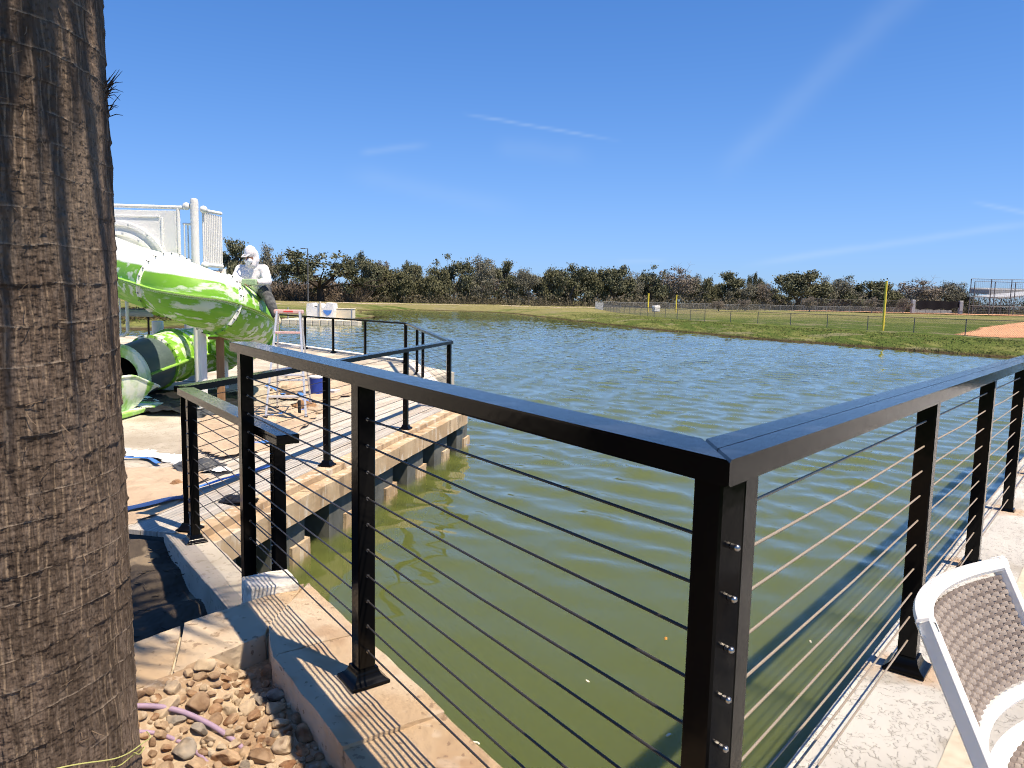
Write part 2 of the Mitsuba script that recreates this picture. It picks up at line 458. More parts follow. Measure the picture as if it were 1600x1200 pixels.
scene['shoe'] = P_((.45, .40, .28), .7, .3)
scene['green_pad'] = P_((.33, .46, .27), .6, .3)
scene['leaf_orange'] = P_((.45, .22, .05), .7, .2)
scene['leaf_pale'] = P_((.72, .68, .55), .7, .2)


scene['pond_surface'] = {'type': 'thindielectric', 'int_ior': 1.19}
scene['clear_boundary'] = {'type': 'null'}
scene['murky_water'] = {'type': 'homogeneous', 'albedo': {'type': 'rgb', 'value': [.355, .415, .135]}, 'sigma_t': 5.0}


def grass_col(p, n, uv):
    a = fbm(p.x * .09, p.y * .09, 0, 4)
    b = fbm(p.x * 1.7, p.y * .5, 2, 4)
    low = smoothstep(-.38, -.75, p.z)
    c = mix((0.065, 0.096, 0.023), (0.094, 0.119, 0.032), smoothstep(.35, .65, a))
    c = mix(c, (0.173, 0.180, 0.061), .8 * smoothstep(.45, .68, b) * (.35 + .65 * low))
    dry = smoothstep(75, 125, p.y) * smoothstep(.40, .62, fbm(p.x * .05, p.y * .2, 5, 3) + .12)
    c = mix(c, (0.220, 0.192, 0.092), .75 * dry)
    c = mix(c, (0.196, 0.177, 0.112), .6 * smoothstep(.60, .72, fbm(p.x * .5, p.y * .35, 8, 4)))
    return mix(c, (0.065, 0.050, 0.028), smoothstep(-.80, -.93, p.z))


scene['grass_ground'] = P_(proc(grass_col), .95, .05, bump=lambda p, n, uv: fbm(p.x * 3, p.y * 3, 0, 4) * .25)
scene['lawn_grass'] = P_((.06, .085, .025), .95, .05)
scene['grass_blade'] = P_({'type': 'mesh_attribute', 'name': 'vertex_color'}, .8, .1)
scene['clay'] = P_(proc(lambda p, n, uv: mix((0.346, 0.180, 0.098), (0.433, 0.260, 0.155), fbm(p.x * .6, p.y * .6, 0, 4))), .95, .05)
scene['gravel_path'] = P_(proc(lambda p, n, uv: mix((.42, .33, .27), (.55, .46, .40), fbm(p.x * .8, p.y * .8, 0, 4))), .95, .05)
scene['leaf_tint'] = {'type': 'twosided', 'bsdf': {'type': 'diffuse', 'reflectance': {'type': 'mesh_attribute', 'name': 'vertex_color'}}}
scene['tree_bark'] = P_((.12, .10, .085), .95, .05)
scene['tree_bark_dark'] = P_((.05, .042, .036), .95, .05)
scene['tree_bark_pale'] = P_((.23, .205, .175), .95, .05)
scene['fence_steel'] = P_((.12, .125, .13), .5, .4, metal=.3)
scene['galvanised'] = P_((.34, .36, .38), .5, .4, metal=.4)
scene['foul_yellow'] = P_((.72, .58, .06), .5, .4)
scene['canopy_grey'] = P_((.34, .36, .38), .8, .2)
scene['screen_black'] = P_((.014, .014, .017), .9, .1)
scene['pool_beige'] = P_((.60, .54, .42), .7, .3)
# ------------------------------------------------------------------ large structure: terrain and pond
POND = Polygon([(75, -8), (62, 14), (45, 22), (33, 29), (24.3, 35.3), (21.2, 41.1), (16.9, 49.3), (11.2, 65.9), (7.1, 84.3), (4.1, 99.7), (-.2, 121.9), (-6, 132.5),
                (-12, 135.8), (-18, 135.2), (-25, 122), (-20, 98), (-15.3, 84), (-16.0, 77.5), (-19, 73.5), (-24, 72), (-27, 62), (-21.9, 53.9), (-22.5, 46), (-40, 41), (-70, 38), (-70, -8)])


def ground_z(x, y):
    x, y = np.broadcast_arrays(np.asarray(x, float), np.asarray(y, float))
    pts = shapely.points(x, y)
    d = shapely.distance(pts, POND.exterior) * np.where(shapely.contains(POND, pts), -1, 1)
    d = d + (meshkit.fbm(np.stack([x * .35, y * .35, x * 0], -1), 3, 2) - .5) * 1.2
    bank = np.clip(d / 5.0, 0, 1); bank = bank * bank * (3 - 2 * bank)
    t = np.clip((y - 60) / 120, 0, 1); rise = .42 * t * t * (3 - 2 * t)
    z = np.where(d < 0, -.95 + np.maximum(d * 1.3, -1.7), -.95 + .12 * np.clip(d / .3, 0, 1) + .43 * bank + rise * np.clip(d / 12, 0, 1))
    return z + (meshkit.fbm(np.stack([x * .12, y * .12, x * 0], -1), 3, 5) - .5) * .16 * np.clip(d / 6, 0, 1)


def grid(xs, ys):
    X, Y = np.meshgrid(xs, ys)
    n, m = X.shape
    i, j = np.meshgrid(np.arange(n - 1), np.arange(m - 1), indexing='ij')
    a = i * m + j
    f = np.stack([a, a + 1, a + m + 1, a + m], -1).reshape(-1, 4)
    return X, Y, np.vstack([f[:, [0, 1, 2]], f[:, [0, 2, 3]]])


def ramp(lo, hi, step, out, grow=1.35):
    c = list(np.arange(lo, hi + .01, step)); s = step
    while c[-1] < out:
        s *= grow; c.append(c[-1] + s)
    s = step
    while c[0] > -out:
        s *= grow; c.insert(0, c[0] - s)
    return A_(c)


ys = ramp(26, 142, .9, 3500); ys = ys[ys > 16]
X, Y, f = grid(ramp(-34, 42, .9, 2600), ys)
structure('terrain', (np.c_[X.ravel(), Y.ravel(), ground_z(X, Y).ravel()], f), 'grass_ground', smooth=True)
# the pond: wind waves as real relief, finer near the railings
wx_ = np.r_[-70, -60, -50, -42, -36, -32, -29, np.arange(-27, 25.05, .105), 28, 31, 36, 42, 50, 60, 75]
wy_ = [-8.0, -4, -1, .6]
while wy_[-1] < 142: wy_.append(wy_[-1] + min(.055 + .0032 * max(wy_[-1], 0), .36))
X, Y, f = grid(wx_, A_(wy_))
rw = np.random.default_rng(17)
hgt = np.zeros_like(X)
gx = X + .5 * (meshkit.fbm(np.stack([X * .5, Y * .5, X * 0], -1), 2, 31) - .5); gy = Y + .5 * (meshkit.fbm(np.stack([X * .5 + 7, Y * .5, X * 0], -1), 2, 33) - .5)
for lam in np.geomspace(.21, .90, 60):
    an = math.radians(47) + rw.normal() * .42
    kk = 2 * math.pi / lam
    hgt += np.cos(kk * (gx * math.cos(an) + gy * math.sin(an)) + rw.uniform(0, 6.3)) * (lam / (2 * math.pi)) * .027
gust = .30 + 1.4 * meshkit.fbm(np.stack([X * .16, Y * .08, X * 0], -1), 3, 9)
lee = np.clip((Y - .25 * X - 2.6) / 6.5, 0, 1); lee = .10 + .90 * lee * lee * (3 - 2 * lee)     # sheltered behind the stone wall
hgt = hgt * gust * lee
hgt = hgt + 9.0 * np.clip(hgt, -.03, .05) ** 2
dsh = np.clip(shapely.distance(shapely.points(X, Y), POND.exterior) / 3, .15, 1)
structure('pond_water', (np.c_[X.ravel(), Y.ravel(), (-.95 + hgt * dsh).ravel()], f), 'pond_surface', smooth=True)


body_ = extrude(sbox(-69, -7.5, 74, 141), -2.6, -1.02)
labels['pond_water_body'] = {'kind': 'structure'}
scene['pond_water_body'] = mikit.ply(body_, 'clear_boundary', False, interior={'type': 'ref', 'id': 'murky_water'})


def drape(poly, lift, step=.9):
    """a sheet over the terrain inside the polygon"""
    x0, y0, x1, y1 = poly.bounds
    X, Y, f = grid(np.arange(x0, x1 + step, step), np.arange(y0, y1 + step, step))
    keep = shapely.contains_xy(poly, X.ravel(), Y.ravel())
    f = f[keep[f].all(1)]
    used, inv = np.unique(f, return_inverse=True)
    v = np.c_[X.ravel(), Y.ravel(), ground_z(X, Y).ravel() + lift][used]
    return v, inv.reshape(-1, 3)


# ------------------------------------------------------------------ patio by the right railing
def off(o, d, n, s, t):
    return o + d * s + n * t


def edge_pt(s, t):          # patio frame: s along the water edge, t towards the water from the railing's inner line
    return C0 + RB * s + RBn * t


PZ = -.004
EDGE_T = .185
pat = [edge_pt(-.30, EDGE_T), edge_pt(14, EDGE_T), edge_pt(14, -3.2), edge_pt(-2.2, -3.2), edge_pt(-2.2, -.9), edge_pt(-.30, -.45)]
lp = Polygon(pat)
v, f_ = extrude(lp, -2.2, PZ)
structure('patio_pavement', (v, f_), 'patio_coating')
lawn = Polygon([(-30, -30), (40, -30), edge_pt(30, -3.0), edge_pt(14.2, -3.0), edge_pt(-2.0, -3.0), (-3.0, .9), (-9.2, .9), (-30, 4.6)]).buffer(0)
structure('lawn', extrude(lawn, -1.6, -.16), 'lawn_grass')
bd = Polygon([edge_pt(.2, EDGE_T - .34), edge_pt(13.9, EDGE_T - .34), edge_pt(13.9, EDGE_T - .42), edge_pt(.2, EDGE_T - .42)])
structure('patio_pavement_joint', extrude(bd, PZ - .02, PZ + .004), 'joint_cement')
# knobbly rim where the coating wraps over the edge
rim = spline([np.r_[edge_pt(s, EDGE_T - .004), PZ - .012] for s in np.linspace(-.25, 13.9, 90)], 700)
v, f_ = tube(rim, .016, 6)
v = v + (meshkit.fbm(v * 40, 3, 4)[:, None] - .5) * .014
structure('patio_pavement_rim', (v, f_), 'patio_coating', smooth=True)

# ------------------------------------------------------------------ stone wall (L shaped) with cap stones
WO = A_([-.01, 2.07]); wa = A_([-.5735, .8192]); wn = A_([.8192, .5735])     # outer edge line of the long arm
wl = lambda s, t: WO + wa * s + wn * t                                     # t = 0 outer edge, negative towards the bed
APEX = A_([-.985, 3.47]); INC = A_([-.975, 2.90])
arm_d = A_([-.60, -.80])
FAR = APEX + arm_d * 1.9; NEAR = INC + arm_d * 1.9
w = thing('stone_wall', 'low sandstone retaining wall with a turned corner, along the water under the nearest railing', 'wall')
WT = .36
body = [wl(-1.1, -.03), wl(1.69, -.03), APEX + A_([0, -.05]), FAR + A_([.02, -.03]), NEAR + A_([.03, .03]), INC + A_([.03, -.0]), wl(-1.1, -WT + .04)]
part(w, 'wall_body', extrude(Polygon(body).buffer(0), -1.5, -.155), 'sandstone')
inn = Polygon([wl(-1.1, -.05), wl(1.62, -.05), APEX + A_([-.0, -.09]), FAR + A_([.04, -.06]), NEAR + A_([.01, .06]), INC + A_([.0, .04]), wl(1.0, -WT + .05), wl(-1.1, -WT + .05)]).buffer(0)
part(w, 'mortar_bed', extrude(inn, -.2, -.045), 'joint_cement')
joints = [-1.08, -.40, .33, 1.02]
caps = []
for a, b in zip(joints[:-1], joints[1:]):
    g = .002
    drop = .012 if b < .5 else 0
    caps.append(([wl(a + g, 0), wl(b - g, 0), wl(b - g, -WT), wl(a + g, -WT)], -.155, -.012 - drop))
caps.append(([wl(1.02 + .006, 0), wl(1.62, .0), APEX + A_([.03, -.03]), A_([-.99, 2.95]), INC, wl(1.02 + .006, -WT)], -.155, -.010))
m0 = A_([-.996, 2.955])
jn, jf = INC + arm_d * .40, APEX + arm_d * .62
caps.append(([APEX + A_([.005, -.02]), jf + A_([0, .02]), jn, INC + A_([-.012, .0]), m0], -.155, -.022))
caps.append(([jf + A_([-.01, .005]), FAR, NEAR, jn + A_([-.012, -.008])], -.155, -.030))
for i, (pl, z0, z1) in enumerate(caps):
    pg = Polygon(pl).buffer(0)
    m = extrude(pg.buffer(-.004).buffer(.004), z0, z1)
    m = roughen(m, .065, .008, 9, seed=i, zscale=1.0)
    part(w, 'cap_stone', m, 'sandstone', 35)
bl = roughen(rbox(-1.13, 3.39, -.165, .22, .19, .37, .55, bev=.006), .022, .011, 16, 3)
one('rough_stone_block', bl, 'limestone', 'rough pale limestone block wedged at the corner of the sandstone wall behind a railing post', 'stone block', smooth=40)

# ------------------------------------------------------------------ rock bed ground and rocks
bedp = Polygon([wl(-1.1, -WT + .03), wl(1.02, -WT + .03), INC + A_([.02, -.02]), NEAR + A_([.05, -.05]), (-3.2, 1.0), (-3.2, -2), (edge_pt(-.2, -1.3)[0], -2), edge_pt(-.30, -.43)])
bedp = bedp.buffer(0).difference(lp.buffer(.001))
if bedp.geom_type != 'Polygon':
    bedp = max(bedp.geoms, key=lambda g: g.area)
X, Y, f = grid(np.arange(-3.2, 1.0, .03), np.arange(-1, 3.2, .03))
kp = shapely.contains_xy(bedp.buffer(.05), X.ravel(), Y.ravel()); f = f[kp[f].all(1)]
us, inv = np.unique(f, return_inverse=True)
bx, by = X.ravel()[us], Y.ravel()[us]
def bz(x, y):
    x, y = np.asarray(x, float), np.asarray(y, float)
    tw = (x - WO[0]) * wn[0] + (y - WO[1]) * wn[1]
    ar = (x - INC[0]) * .8 - (y - INC[1]) * .6                         # metres from the short arm of the wall
    up = np.clip(1 - ar / .42, 0, 1) * np.clip((-.42 - tw) / .16, 0, 1)
    return -.135 + .122 * up * up * (3 - 2 * up) + (meshkit.fbm(np.stack([x * 4, y * 4, x * 0], -1), 4, 9) - .5) * .07


structure('bed_ground', (np.c_[bx, by, bz(bx, by)], inv.reshape(-1, 3)), 'bed_sand', smooth=True)

TRUNK = A_([-1.112, 1.535])
ico = trimesh.creation.icosphere(subdivisions=3)
rprotos = []
for k in range(9):
    r = np.random.default_rng(40 + k)
    v = np.array(ico.vertices)
    for _ in range(r.integers(6, 12)):                          # a few worn flats
        nrm = r.normal(size=3); nrm /= np.linalg.norm(nrm); hgt = r.uniform(.45, .8)
        dd = v @ nrm - hgt
        v = v - np.maximum(dd, 0)[:, None] * nrm * .85
    v = v * (1 + .30 * (meshkit.fbm(v * 1.3 + k * 5, 3, k)[:, None] - .5)) + (meshkit.fbm(v * 5 + k, 3, k)[:, None] - .5) * .07
    v = v * A_([r.uniform(.9, 1.35), r.uniform(.75, 1.0), r.uniform(.5, .75)])
    rprotos.append(mikit.ply((v, ico.faces), 'rock_brown', True))
placed = []
nrock = 0
tries = 0
inner = bedp.buffer(-.015)
RN = {'rock_brown': 'brown', 'rock_tan': 'tan', 'rock_grey': 'grey', 'rock_rust': 'rust brown'}
while nrock < 290 and tries < 60000:
    tries += 1
    x, y = rng.uniform(-1.30, -.10), rng.uniform(1.75, 2.95)
    if not inner.contains(shapely.Point(x, y)) or math.hypot(x - TRUNK[0], y - TRUNK[1]) < .31: continue
    tw = (x - wl(0, 0)[0]) * wn[0] + (y - wl(0, 0)[1]) * wn[1]         # closeness to the long arm
    dens = 1.0 if tw > -.68 else .30
    if y > 2.62: dens = min(dens, .7)
    if rng.uniform() > dens: continue
    s = rng.choice([.020, .028, .037, .046], p=[.34, .32, .23, .11]) * rng.uniform(.85, 1.15)
    if any((x - a) ** 2 + (y - b) ** 2 < (.84 * (s + c)) ** 2 for a, b, c in placed): continue
    placed.append((x, y, s))
    z = float(bz(x, y)) + s * rng.uniform(.05, .5)
    mat = str(rng.choice(['rock_brown', 'rock_tan', 'rock_grey', 'rock_rust'], p=[.40, .24, .16, .20]))
    M = T().translate([x, y, z]).rotate([0, 0, 1], rng.uniform(0, 360)).rotate([1, 0, 0], rng.normal() * 16).rotate([0, 1, 0], rng.normal() * 16).scale(float(s))
    k = key_for('river_rock')
    scene[k] = {**rprotos[rng.integers(len(rprotos))], 'bsdf': {'type': 'ref', 'id': mat}, 'to_world': M}
    spot = 'against the shaded inner face of the stone wall' if tw > -.50 else 'in the thick of the rock bed' if tw > -.66 else 'in the sand by the purple hose' if y < 2.45 else 'in the sand below the turned arm of the wall'
    labels[k] = {'label': f"{'large' if s > .041 else 'small' if s < .025 else 'mid-sized'} {RN[mat]} river rock {spot}", 'category': 'rock', 'group': f"{'large' if s > .041 else 'small' if s < .025 else 'mid-sized'} {RN[mat]} rocks {spot}"}
    nrock += 1
# small pebbles between them, uncounted
ic1 = trimesh.creation.icosphere(subdivisions=1)
pm = []
while len(pm) < 700:
    x, y = rng.uniform(-1.45, .1), rng.uniform(.9, 2.95)
    if not inner.contains(shapely.Point(x, y)): continue
    s = rng.uniform(.004, .013)
    pm.append((ic1.vertices * s * rng.uniform(.6, 1.3, 3) + [x, y, float(bz(x, y)) + s * .4], ic1.faces))
structure('gravel', cat(pm), 'rock_tan', smooth=True, kind='stuff', label='small loose gravel between the river rocks')

hz = lambda x, y, d: [x, y, float(bz(x, y)) + d]
hp = spline([hz(-1.42, 2.27, .0), hz(-1.24, 2.345, .012), hz(-1.12, 2.37, .020), hz(-1.0, 2.355, .018), hz(-.90, 2.325, .006), hz(-.83, 2.29, -.022)], 60)
one('irrigation_hose', tube(hp, .0088, 12), 'purple_hose', 'purple irrigation hose arching out of the sandy rock bed beside the palm', 'hose', smooth=True)
hp = spline([hz(-1.3, 2.22, .0), hz(-1.15, 2.28, .004), hz(-1.03, 2.27, .004), hz(-.93, 2.21, -.012)], 40)
one('irrigation_hose', tube(hp, .007, 10), 'purple_hose', 'half buried purple hose in the sand, below the arching one', 'hose', smooth=True)

# sunken bed of dark soil beyond the wall
X, Y, f = grid(np.arange(-9, -.9, .06), np.arange(.6, 5.6, .06))
pit = Polygon([(-9, .6), (-2.2, .6), tuple(NEAR), (-1.2, 2.9), (-.97, 3.5), (-1.40, 4.02), (-2.36, 5.16), (-2.6, 5.2), (-9, 4.9)])
kp = shapely.contains_xy(pit, X.ravel(), Y.ravel()); f = f[kp[f].all(1)]
us, inv = np.unique(f, return_inverse=True)
px_, py_ = X.ravel()[us], Y.ravel()[us]
pz_ = -.60 + .16 * np.clip((py_ - 4.2) / .9, 0, 1) + (meshkit.fbm(np.stack([px_ * 3, py_ * 3, px_ * 0], -1), 4, 2) - .5) * .16
structure('sunken_bed_ground', (np.c_[px_, py_, pz_], inv.reshape(-1, 3)), 'dark_soil', smooth=True)
pm = []
for _ in range(420):
    x, y = rng.uniform(-3.2, -1.3), rng.uniform(2.9, 5.0)
    if pit.buffer(-.06).contains(shapely.Point(x, y)):
        a = rng.uniform(0, 6.3); L = rng.uniform(.02, .09); z = -.60 + .16 * min(max((y - 4.2) / .9, 0), 1) + rng.uniform(-.03, .05)
        pm.append(beam([x, y, z], [x + L * math.cos(a), y + L * math.sin(a), z + rng.uniform(-.01, .02)], rng.uniform(.004, .014), .004))
structure('mulch', cat(pm), 'dark_soil', kind='stuff', label='dark bark mulch littering the sunken bed')

# ------------------------------------------------------------------ dock and plaza
DZ = -.37
e = A_([.211, .9775]); en = A_([.9775, -.211]); E0 = A_([-2.26, 5.14])
dk = lambda s, t: E0 + e * s + en * t
SF = 6.62                                                             # far corner of the water front
far_edge = [dk(SF, 0), (-2.72, 19.75), (-8.4, 26.2), (-30, 36)]
plaza = Polygon([(-30, 4.6), (-9, 4.8), tuple(dk(.03, -1.72)), tuple(dk(12.2, -1.72)), (-2.9, 19.7), (-8.4, 26.0), (-30, 35.8)])
structure('plaza_pavement', extrude(plaza, -1.6, DZ - .004), 'concrete')
d = thing('waterside_dock', 'pale plank dock with a tan stone edge over the pond, below the nearest railing', 'dock')
walk = Polygon([tuple(dk(0.02, -.16)), tuple(dk(SF, -.16)), (-2.80, 19.6), (-3.4, 20.2), tuple(dk(13, -1.72)), tuple(dk(0.02, -1.72))]).buffer(0)
k = 0
t = -.165
while t > -1.71:
    t1 = max(t - .139, -1.72)
    cuts = [0.0] + sorted(rng.uniform(1.8, 3.2) * q + rng.uniform(-.3, .3) for q in range(1, 7)) + [16]
    for a, b in zip(cuts[:-1], cuts[1:]):
        pl = Polygon([dk(a + .002, t - .004), dk(b - .002, t - .004), dk(b - .002, t1 + .003), dk(a + .002, t1 + .003)]).intersection(walk)
        if pl.is_empty or pl.area < .02 or pl.geom_type != 'Polygon': continue
        dz = rng.uniform(-.002, .002)
        part(d, 'plank', extrude(pl, DZ - .035, DZ + dz), str(rng.choice(['plank_pale', 'plank_tan', 'plank_grey'])))
    t = t1
part(d, 'deck_frame', extrude(walk.buffer(-.01), DZ - .16, DZ - .04), 'pier_block')
part(d, 'back_wall', extrude(Polygon([dk(.1, -1.2), dk(SF - .5, -1.2), dk(SF - .5, -1.3), dk(.1, -1.3)]), -1.6, DZ - .165), 'dark_soil')
# coping strip and projecting fascia along the front, in long stones
cut = [0, 1.55, 3.05, 4.6, SF]
for i, (a, b) in enumerate(zip(cut[:-1], cut[1:])):
    m = extrude(Polygon([dk(a + .001, -.162), dk(b - .002, -.162), dk(b - .002, -.002), dk(a + .001, -.002)]), DZ - .12, DZ - .004)
    part(d, 'coping_stone', roughen(m, .08, .005, 5, i), 'fascia_stone', 35)
    m = extrude(Polygon([dk(a + .001, .002), dk(b - .002 + (.14 if i == 3 else 0), .002), dk(b - .002 + (.14 if i == 3 else 0), .14), dk(a + .001 - (.10 if i == 0 else 0), .14)]), DZ - .255, DZ - .058)
    part(d, 'fascia_stone', roughen(m, .07, .009, 5, i + 9), 'fascia_stone', 35)
for s0 in np.arange(-.15, SF, 1.10):
    m = extrude(Polygon([dk(s0, .05), dk(s0 + .60, .05), dk(s0 + .60, -.5), dk(s0, -.5)]), -1.6, DZ - .26)
    part(d, 'pier', roughen(m, .12, .006, 5, int(s0 * 9)), 'pier_block', 35)
    part(d, 'pier_foot', roughen(extrude(Polygon([dk(s0 + .32, .08), dk(s0 + .66, .08), dk(s0 + .66, -.4), dk(s0 + .32, -.4)]), -1.6, -.88), .08, .02, 5, int(s0 * 7)), 'fascia_stone', 35)
# far edge kerb stones
fe = [A_(q, float) for q in far_edge[:3]]
for a, b in zip(fe[:-1], fe[1:]):
    L = np.linalg.norm(b - a); n = max(1, int(L / 1.25)); u = (b - a) / L; nn = A_([u[1], -u[0]])
    for i in range(n):
        q0, q1 = a + u * (L * i / n + .004), a + u * (L * (i + 1) / n - .004)
        part(d, 'kerb_stone', slab([q0 + nn * .12, q1 + nn * .12, q1 - nn * .13, q0 - nn * .13], DZ - .35, DZ + .06, .012), 'limestone')
# concrete kerb under the short railing
kd = A_([-.605, .796]); kn = A_([.796, .605])
kb = [A_([-1.03, 3.50]) - kn * .15, A_([-1.03, 3.50]) + kn * .10, A_([-2.23, 5.08]) + kn * .10 + kd * .06, A_([-2.30, 5.18]) - kn * .15 + kd * .1]
m = extrude(Polygon(kb), -1.5, DZ + .002)
part(d, 'kerb_wall', roughen(m, .08, .008, 6, 2), 'concrete', 35)
# ------------------------------------------------------------------ cable railings
def base_cover(x, y, z, ang, w=.066):
    prof = [(0, .071), (.010, .071), (.0125, .0695), (.018, .060), (.026, .051), (.036, .0445), (.046, .0405), (.056, .0385)]
    c, s = math.cos(ang), math.sin(ang)
    vs, n = [], len(prof)
    for h, r in prof:
        for a, b in ((-1, -1), (1, -1), (1, 1), (-1, 1)):
            vs.append([x + r * (a * c - b * s), y + r * (a * s + b * c), z + h])
    f = []
    for i in range(n - 1):
        for j in range(4):
            j2 = (j + 1) % 4
            f.append([i * 4 + j, i * 4 + j2, (i + 1) * 4 + j2, (i + 1) * 4 + j])
    f.append([(n - 1) * 4 + j for j in range(4)]); f.append([3, 2, 1, 0])
    return A_(vs), A_(f)


CAB = [.12 + .0925 * i for i in range(10)]
cnut = tm(trimesh.creation.icosphere(subdivisions=1, radius=.0066))


def railing(label, group, pts, heads, posts, zb, rail_top, cable_r=.0034, nut_ends=(), rail_polys=None, cab0=0, cm='cable_steel'):
    """pts: the posts as (x, y, foot z, top z, heading); rail: list of plan polygons with their corner heights."""
    k = thing('cable_railing', label, 'railing', group)
    for poly, zt in rail_polys:
        part(k, 'top_rail', slab(poly, A_(zt) - .046, A_(zt), .005), 'black_metal')
    for (x, y, zf, zt, ang, foot) in posts:
        pk = part(k, 'post', rbox(x, y, (zf + zt) / 2, .064, .064, zt - zf, ang, bev=.004), 'black_metal')
        if foot:
            part(pk, 'base_cover', base_cover(x, y, zf, ang), 'black_metal', 30)
    for run in heads:
        a, b = run
        for i, h in enumerate(CAB[cab0:]):
            p0, p1 = A_([a[0], a[1], a[2] + h]), A_([b[0], b[1], b[2] + h])
            sag = A_([0, 0, -.004 * ((i * 7) % 3)])
            part(k, 'cable', tube([p0, (p0 + p1) / 2 + sag, p1], cable_r, 6), cm, True)
    for (x, y, zf, dx, dy) in nut_ends:
        for h in CAB[cab0:]:
            c = A_([x, y, zf + h]); q = c + A_([dx, dy, 0]) * .011
            part(k, 'cable_nut', cat([tube([c, q], .0055, 8), (cnut[0] + q, cnut[1])]), 'chrome', 40)
    return k


def isect(p, d, q, g):
    M = np.stack([d, -g], 1); s = np.linalg.solve(M, q - p)
    return p + d * s[0]


AL, BL = 3.13, 12.0
AZ, BZ = lambda s: ZT + KA * s, lambda s: ZT + KB * s
out_c = isect(C0 + RAn * RW, RA, C0 + RBn * RW, RB)
angA, angB = math.atan2(RA[1], RA[0]), math.atan2(RB[1], RB[0])
mid = lambda o, d, n, s: o + d * s + n * RW / 2
# nearest railing on the stone wall
p_c = mid(C0, RA, RAn, .065); p_2 = mid(C0, RA, RAn, 1.601); p_1 = mid(C0, RA, RAn, 3.063)
pol = [C0, C0 + RA * AL, C0 + RA * AL + RAn * RW, out_c]
postsA = [(p_c[0], p_c[1], -.02, AZ(.065) - .045, angA, True), (p_2[0], p_2[1], -.011, AZ(1.6) - .045, angA, True), (p_1[0], p_1[1], DZ, AZ(3.06) - .045, angA, True)]
runsA = [((*p_c, -.01), (*p_2, -.01)), ((*p_2, -.01), (*p_1, -.01))]
ne = p_c - RA * .033
ra = railing('black cable railing along the top of the sandstone wall, nearest to the viewer', 'black cable railings round the water', None, runsA, postsA, 0, ZT,
             cm='cable_black', rail_polys=[(pol, [AZ(0), AZ(AL), AZ(AL), AZ(0)])], nut_ends=[(ne[0], ne[1], -.01, -RA[0], -RA[1])])
for p in (p_c + RA * .034, p_2 - RA * .034, p_2 + RA * .034, p_1 - RA * .034):
    for h in CAB:
        part(ra, 'cable_grommet', tube([A_([*(p - RA * .005), h - .01]), A_([*(p + RA * .005), h - .01])], .006, 8), 'chrome', 40)
# railing on the patio
BZF = lambda s: KB * (s - 1.9)
postsB, runsB = [], []
ss = (.168, 1.896, 3.372, 4.848, 6.325, 7.8, 9.3, 10.8)
for s in ss:
    q = mid(C0, RB, RBn, s)
    postsB.append((q[0], q[1], min(BZF(s), .0) if s > 1 else PZ, BZ(s) - .045, angB, True))
for s0, s1 in zip(ss[:-1], ss[1:]):
    q0, q1 = mid(C0, RB, RBn, s0), mid(C0, RB, RBn, s1)
    runsB.append(((*q0, BZF(s0)), (*q1, BZF(s1))))
polsB = []
for s0, s1 in ((0, 4.848), (4.848, BL)):
    for h0, h1, dz in ((0, RW / 2 - .0012, 0), (RW / 2 + .0012, RW, 0)):       # the rail is two bars side by side
        a0 = C0 + RBn * h0 + RB * s0 if s0 else isect(C0, out_c - C0, C0 + RBn * h0, RB)
        a1 = C0 + RBn * h1 + RB * s0 if s0 else isect(C0, out_c - C0, C0 + RBn * h1, RB)
        g = .001
        polsB.append(([a0 + RB * g, C0 + RBn * h0 + RB * (s1 - g), C0 + RBn * h1 + RB * (s1 - g), a1 + RB * g], [BZ(s0), BZ(s1), BZ(s1), BZ(s0)]))
rb = railing('black cable railing along the edge of the pale patio, behind the wicker chair', 'black cable railings round the water', None, runsB, postsB, 0, ZT, rail_polys=polsB)

# railings of the dock
DT = DZ + 1.068
def simple(label, line, posts, fz, top, w=.095, ext=(0, 0), both=True):
    """straight runs through the corner points of line (closed mitre joints), posts as distances on each run"""
    P = [A_(q, float) for q in line]
    k = thing('cable_railing', label, 'railing', 'black cable railings round the water')
    def shift(sgn):
        o = []
        for i in range(len(P)):
            ds = []
            if i > 0: ds.append((P[i] - P[i - 1]) / np.linalg.norm(P[i] - P[i - 1]))
            if i < len(P) - 1: ds.append((P[i + 1] - P[i]) / np.linalg.norm(P[i + 1] - P[i]))
            n = [A_([q[1], -q[0]]) for q in ds]
            b = sum(n); b /= np.linalg.norm(b)
            o.append(P[i] + b * sgn * w / 2 / (b @ n[0]))
        return o
    L_, R_ = shift(-1), shift(1)
    for i in range(len(P) - 1):
        part(k, 'top_rail', slab([L_[i], L_[i + 1], R_[i + 1], R_[i]], top - .046, top, .004), 'black_metal')
        u = (P[i + 1] - P[i]); Ln = np.linalg.norm(u); u /= Ln
        ps = posts[i]
        for s in ps:
            q = P[i] + u * s
            pk = part(k, 'post', rbox(q[0], q[1], (fz + top - .045) / 2, .06, .06, top - .045 - fz, math.atan2(u[1], u[0])), 'black_metal')
            part(pk, 'base_cover', base_cover(q[0], q[1], fz, math.atan2(u[1], u[0])), 'black_metal', 30)
        if len(ps) > 1 or True:
            q0, q1 = P[i] + u * ps[0], P[i] + u * ps[-1]
            for h in CAB:
                part(k, 'cable', tube([A_([*q0, fz + h + .01]), A_([*q1, fz + h + .01])], .0031, 6), 'cable_black', True)
    return k


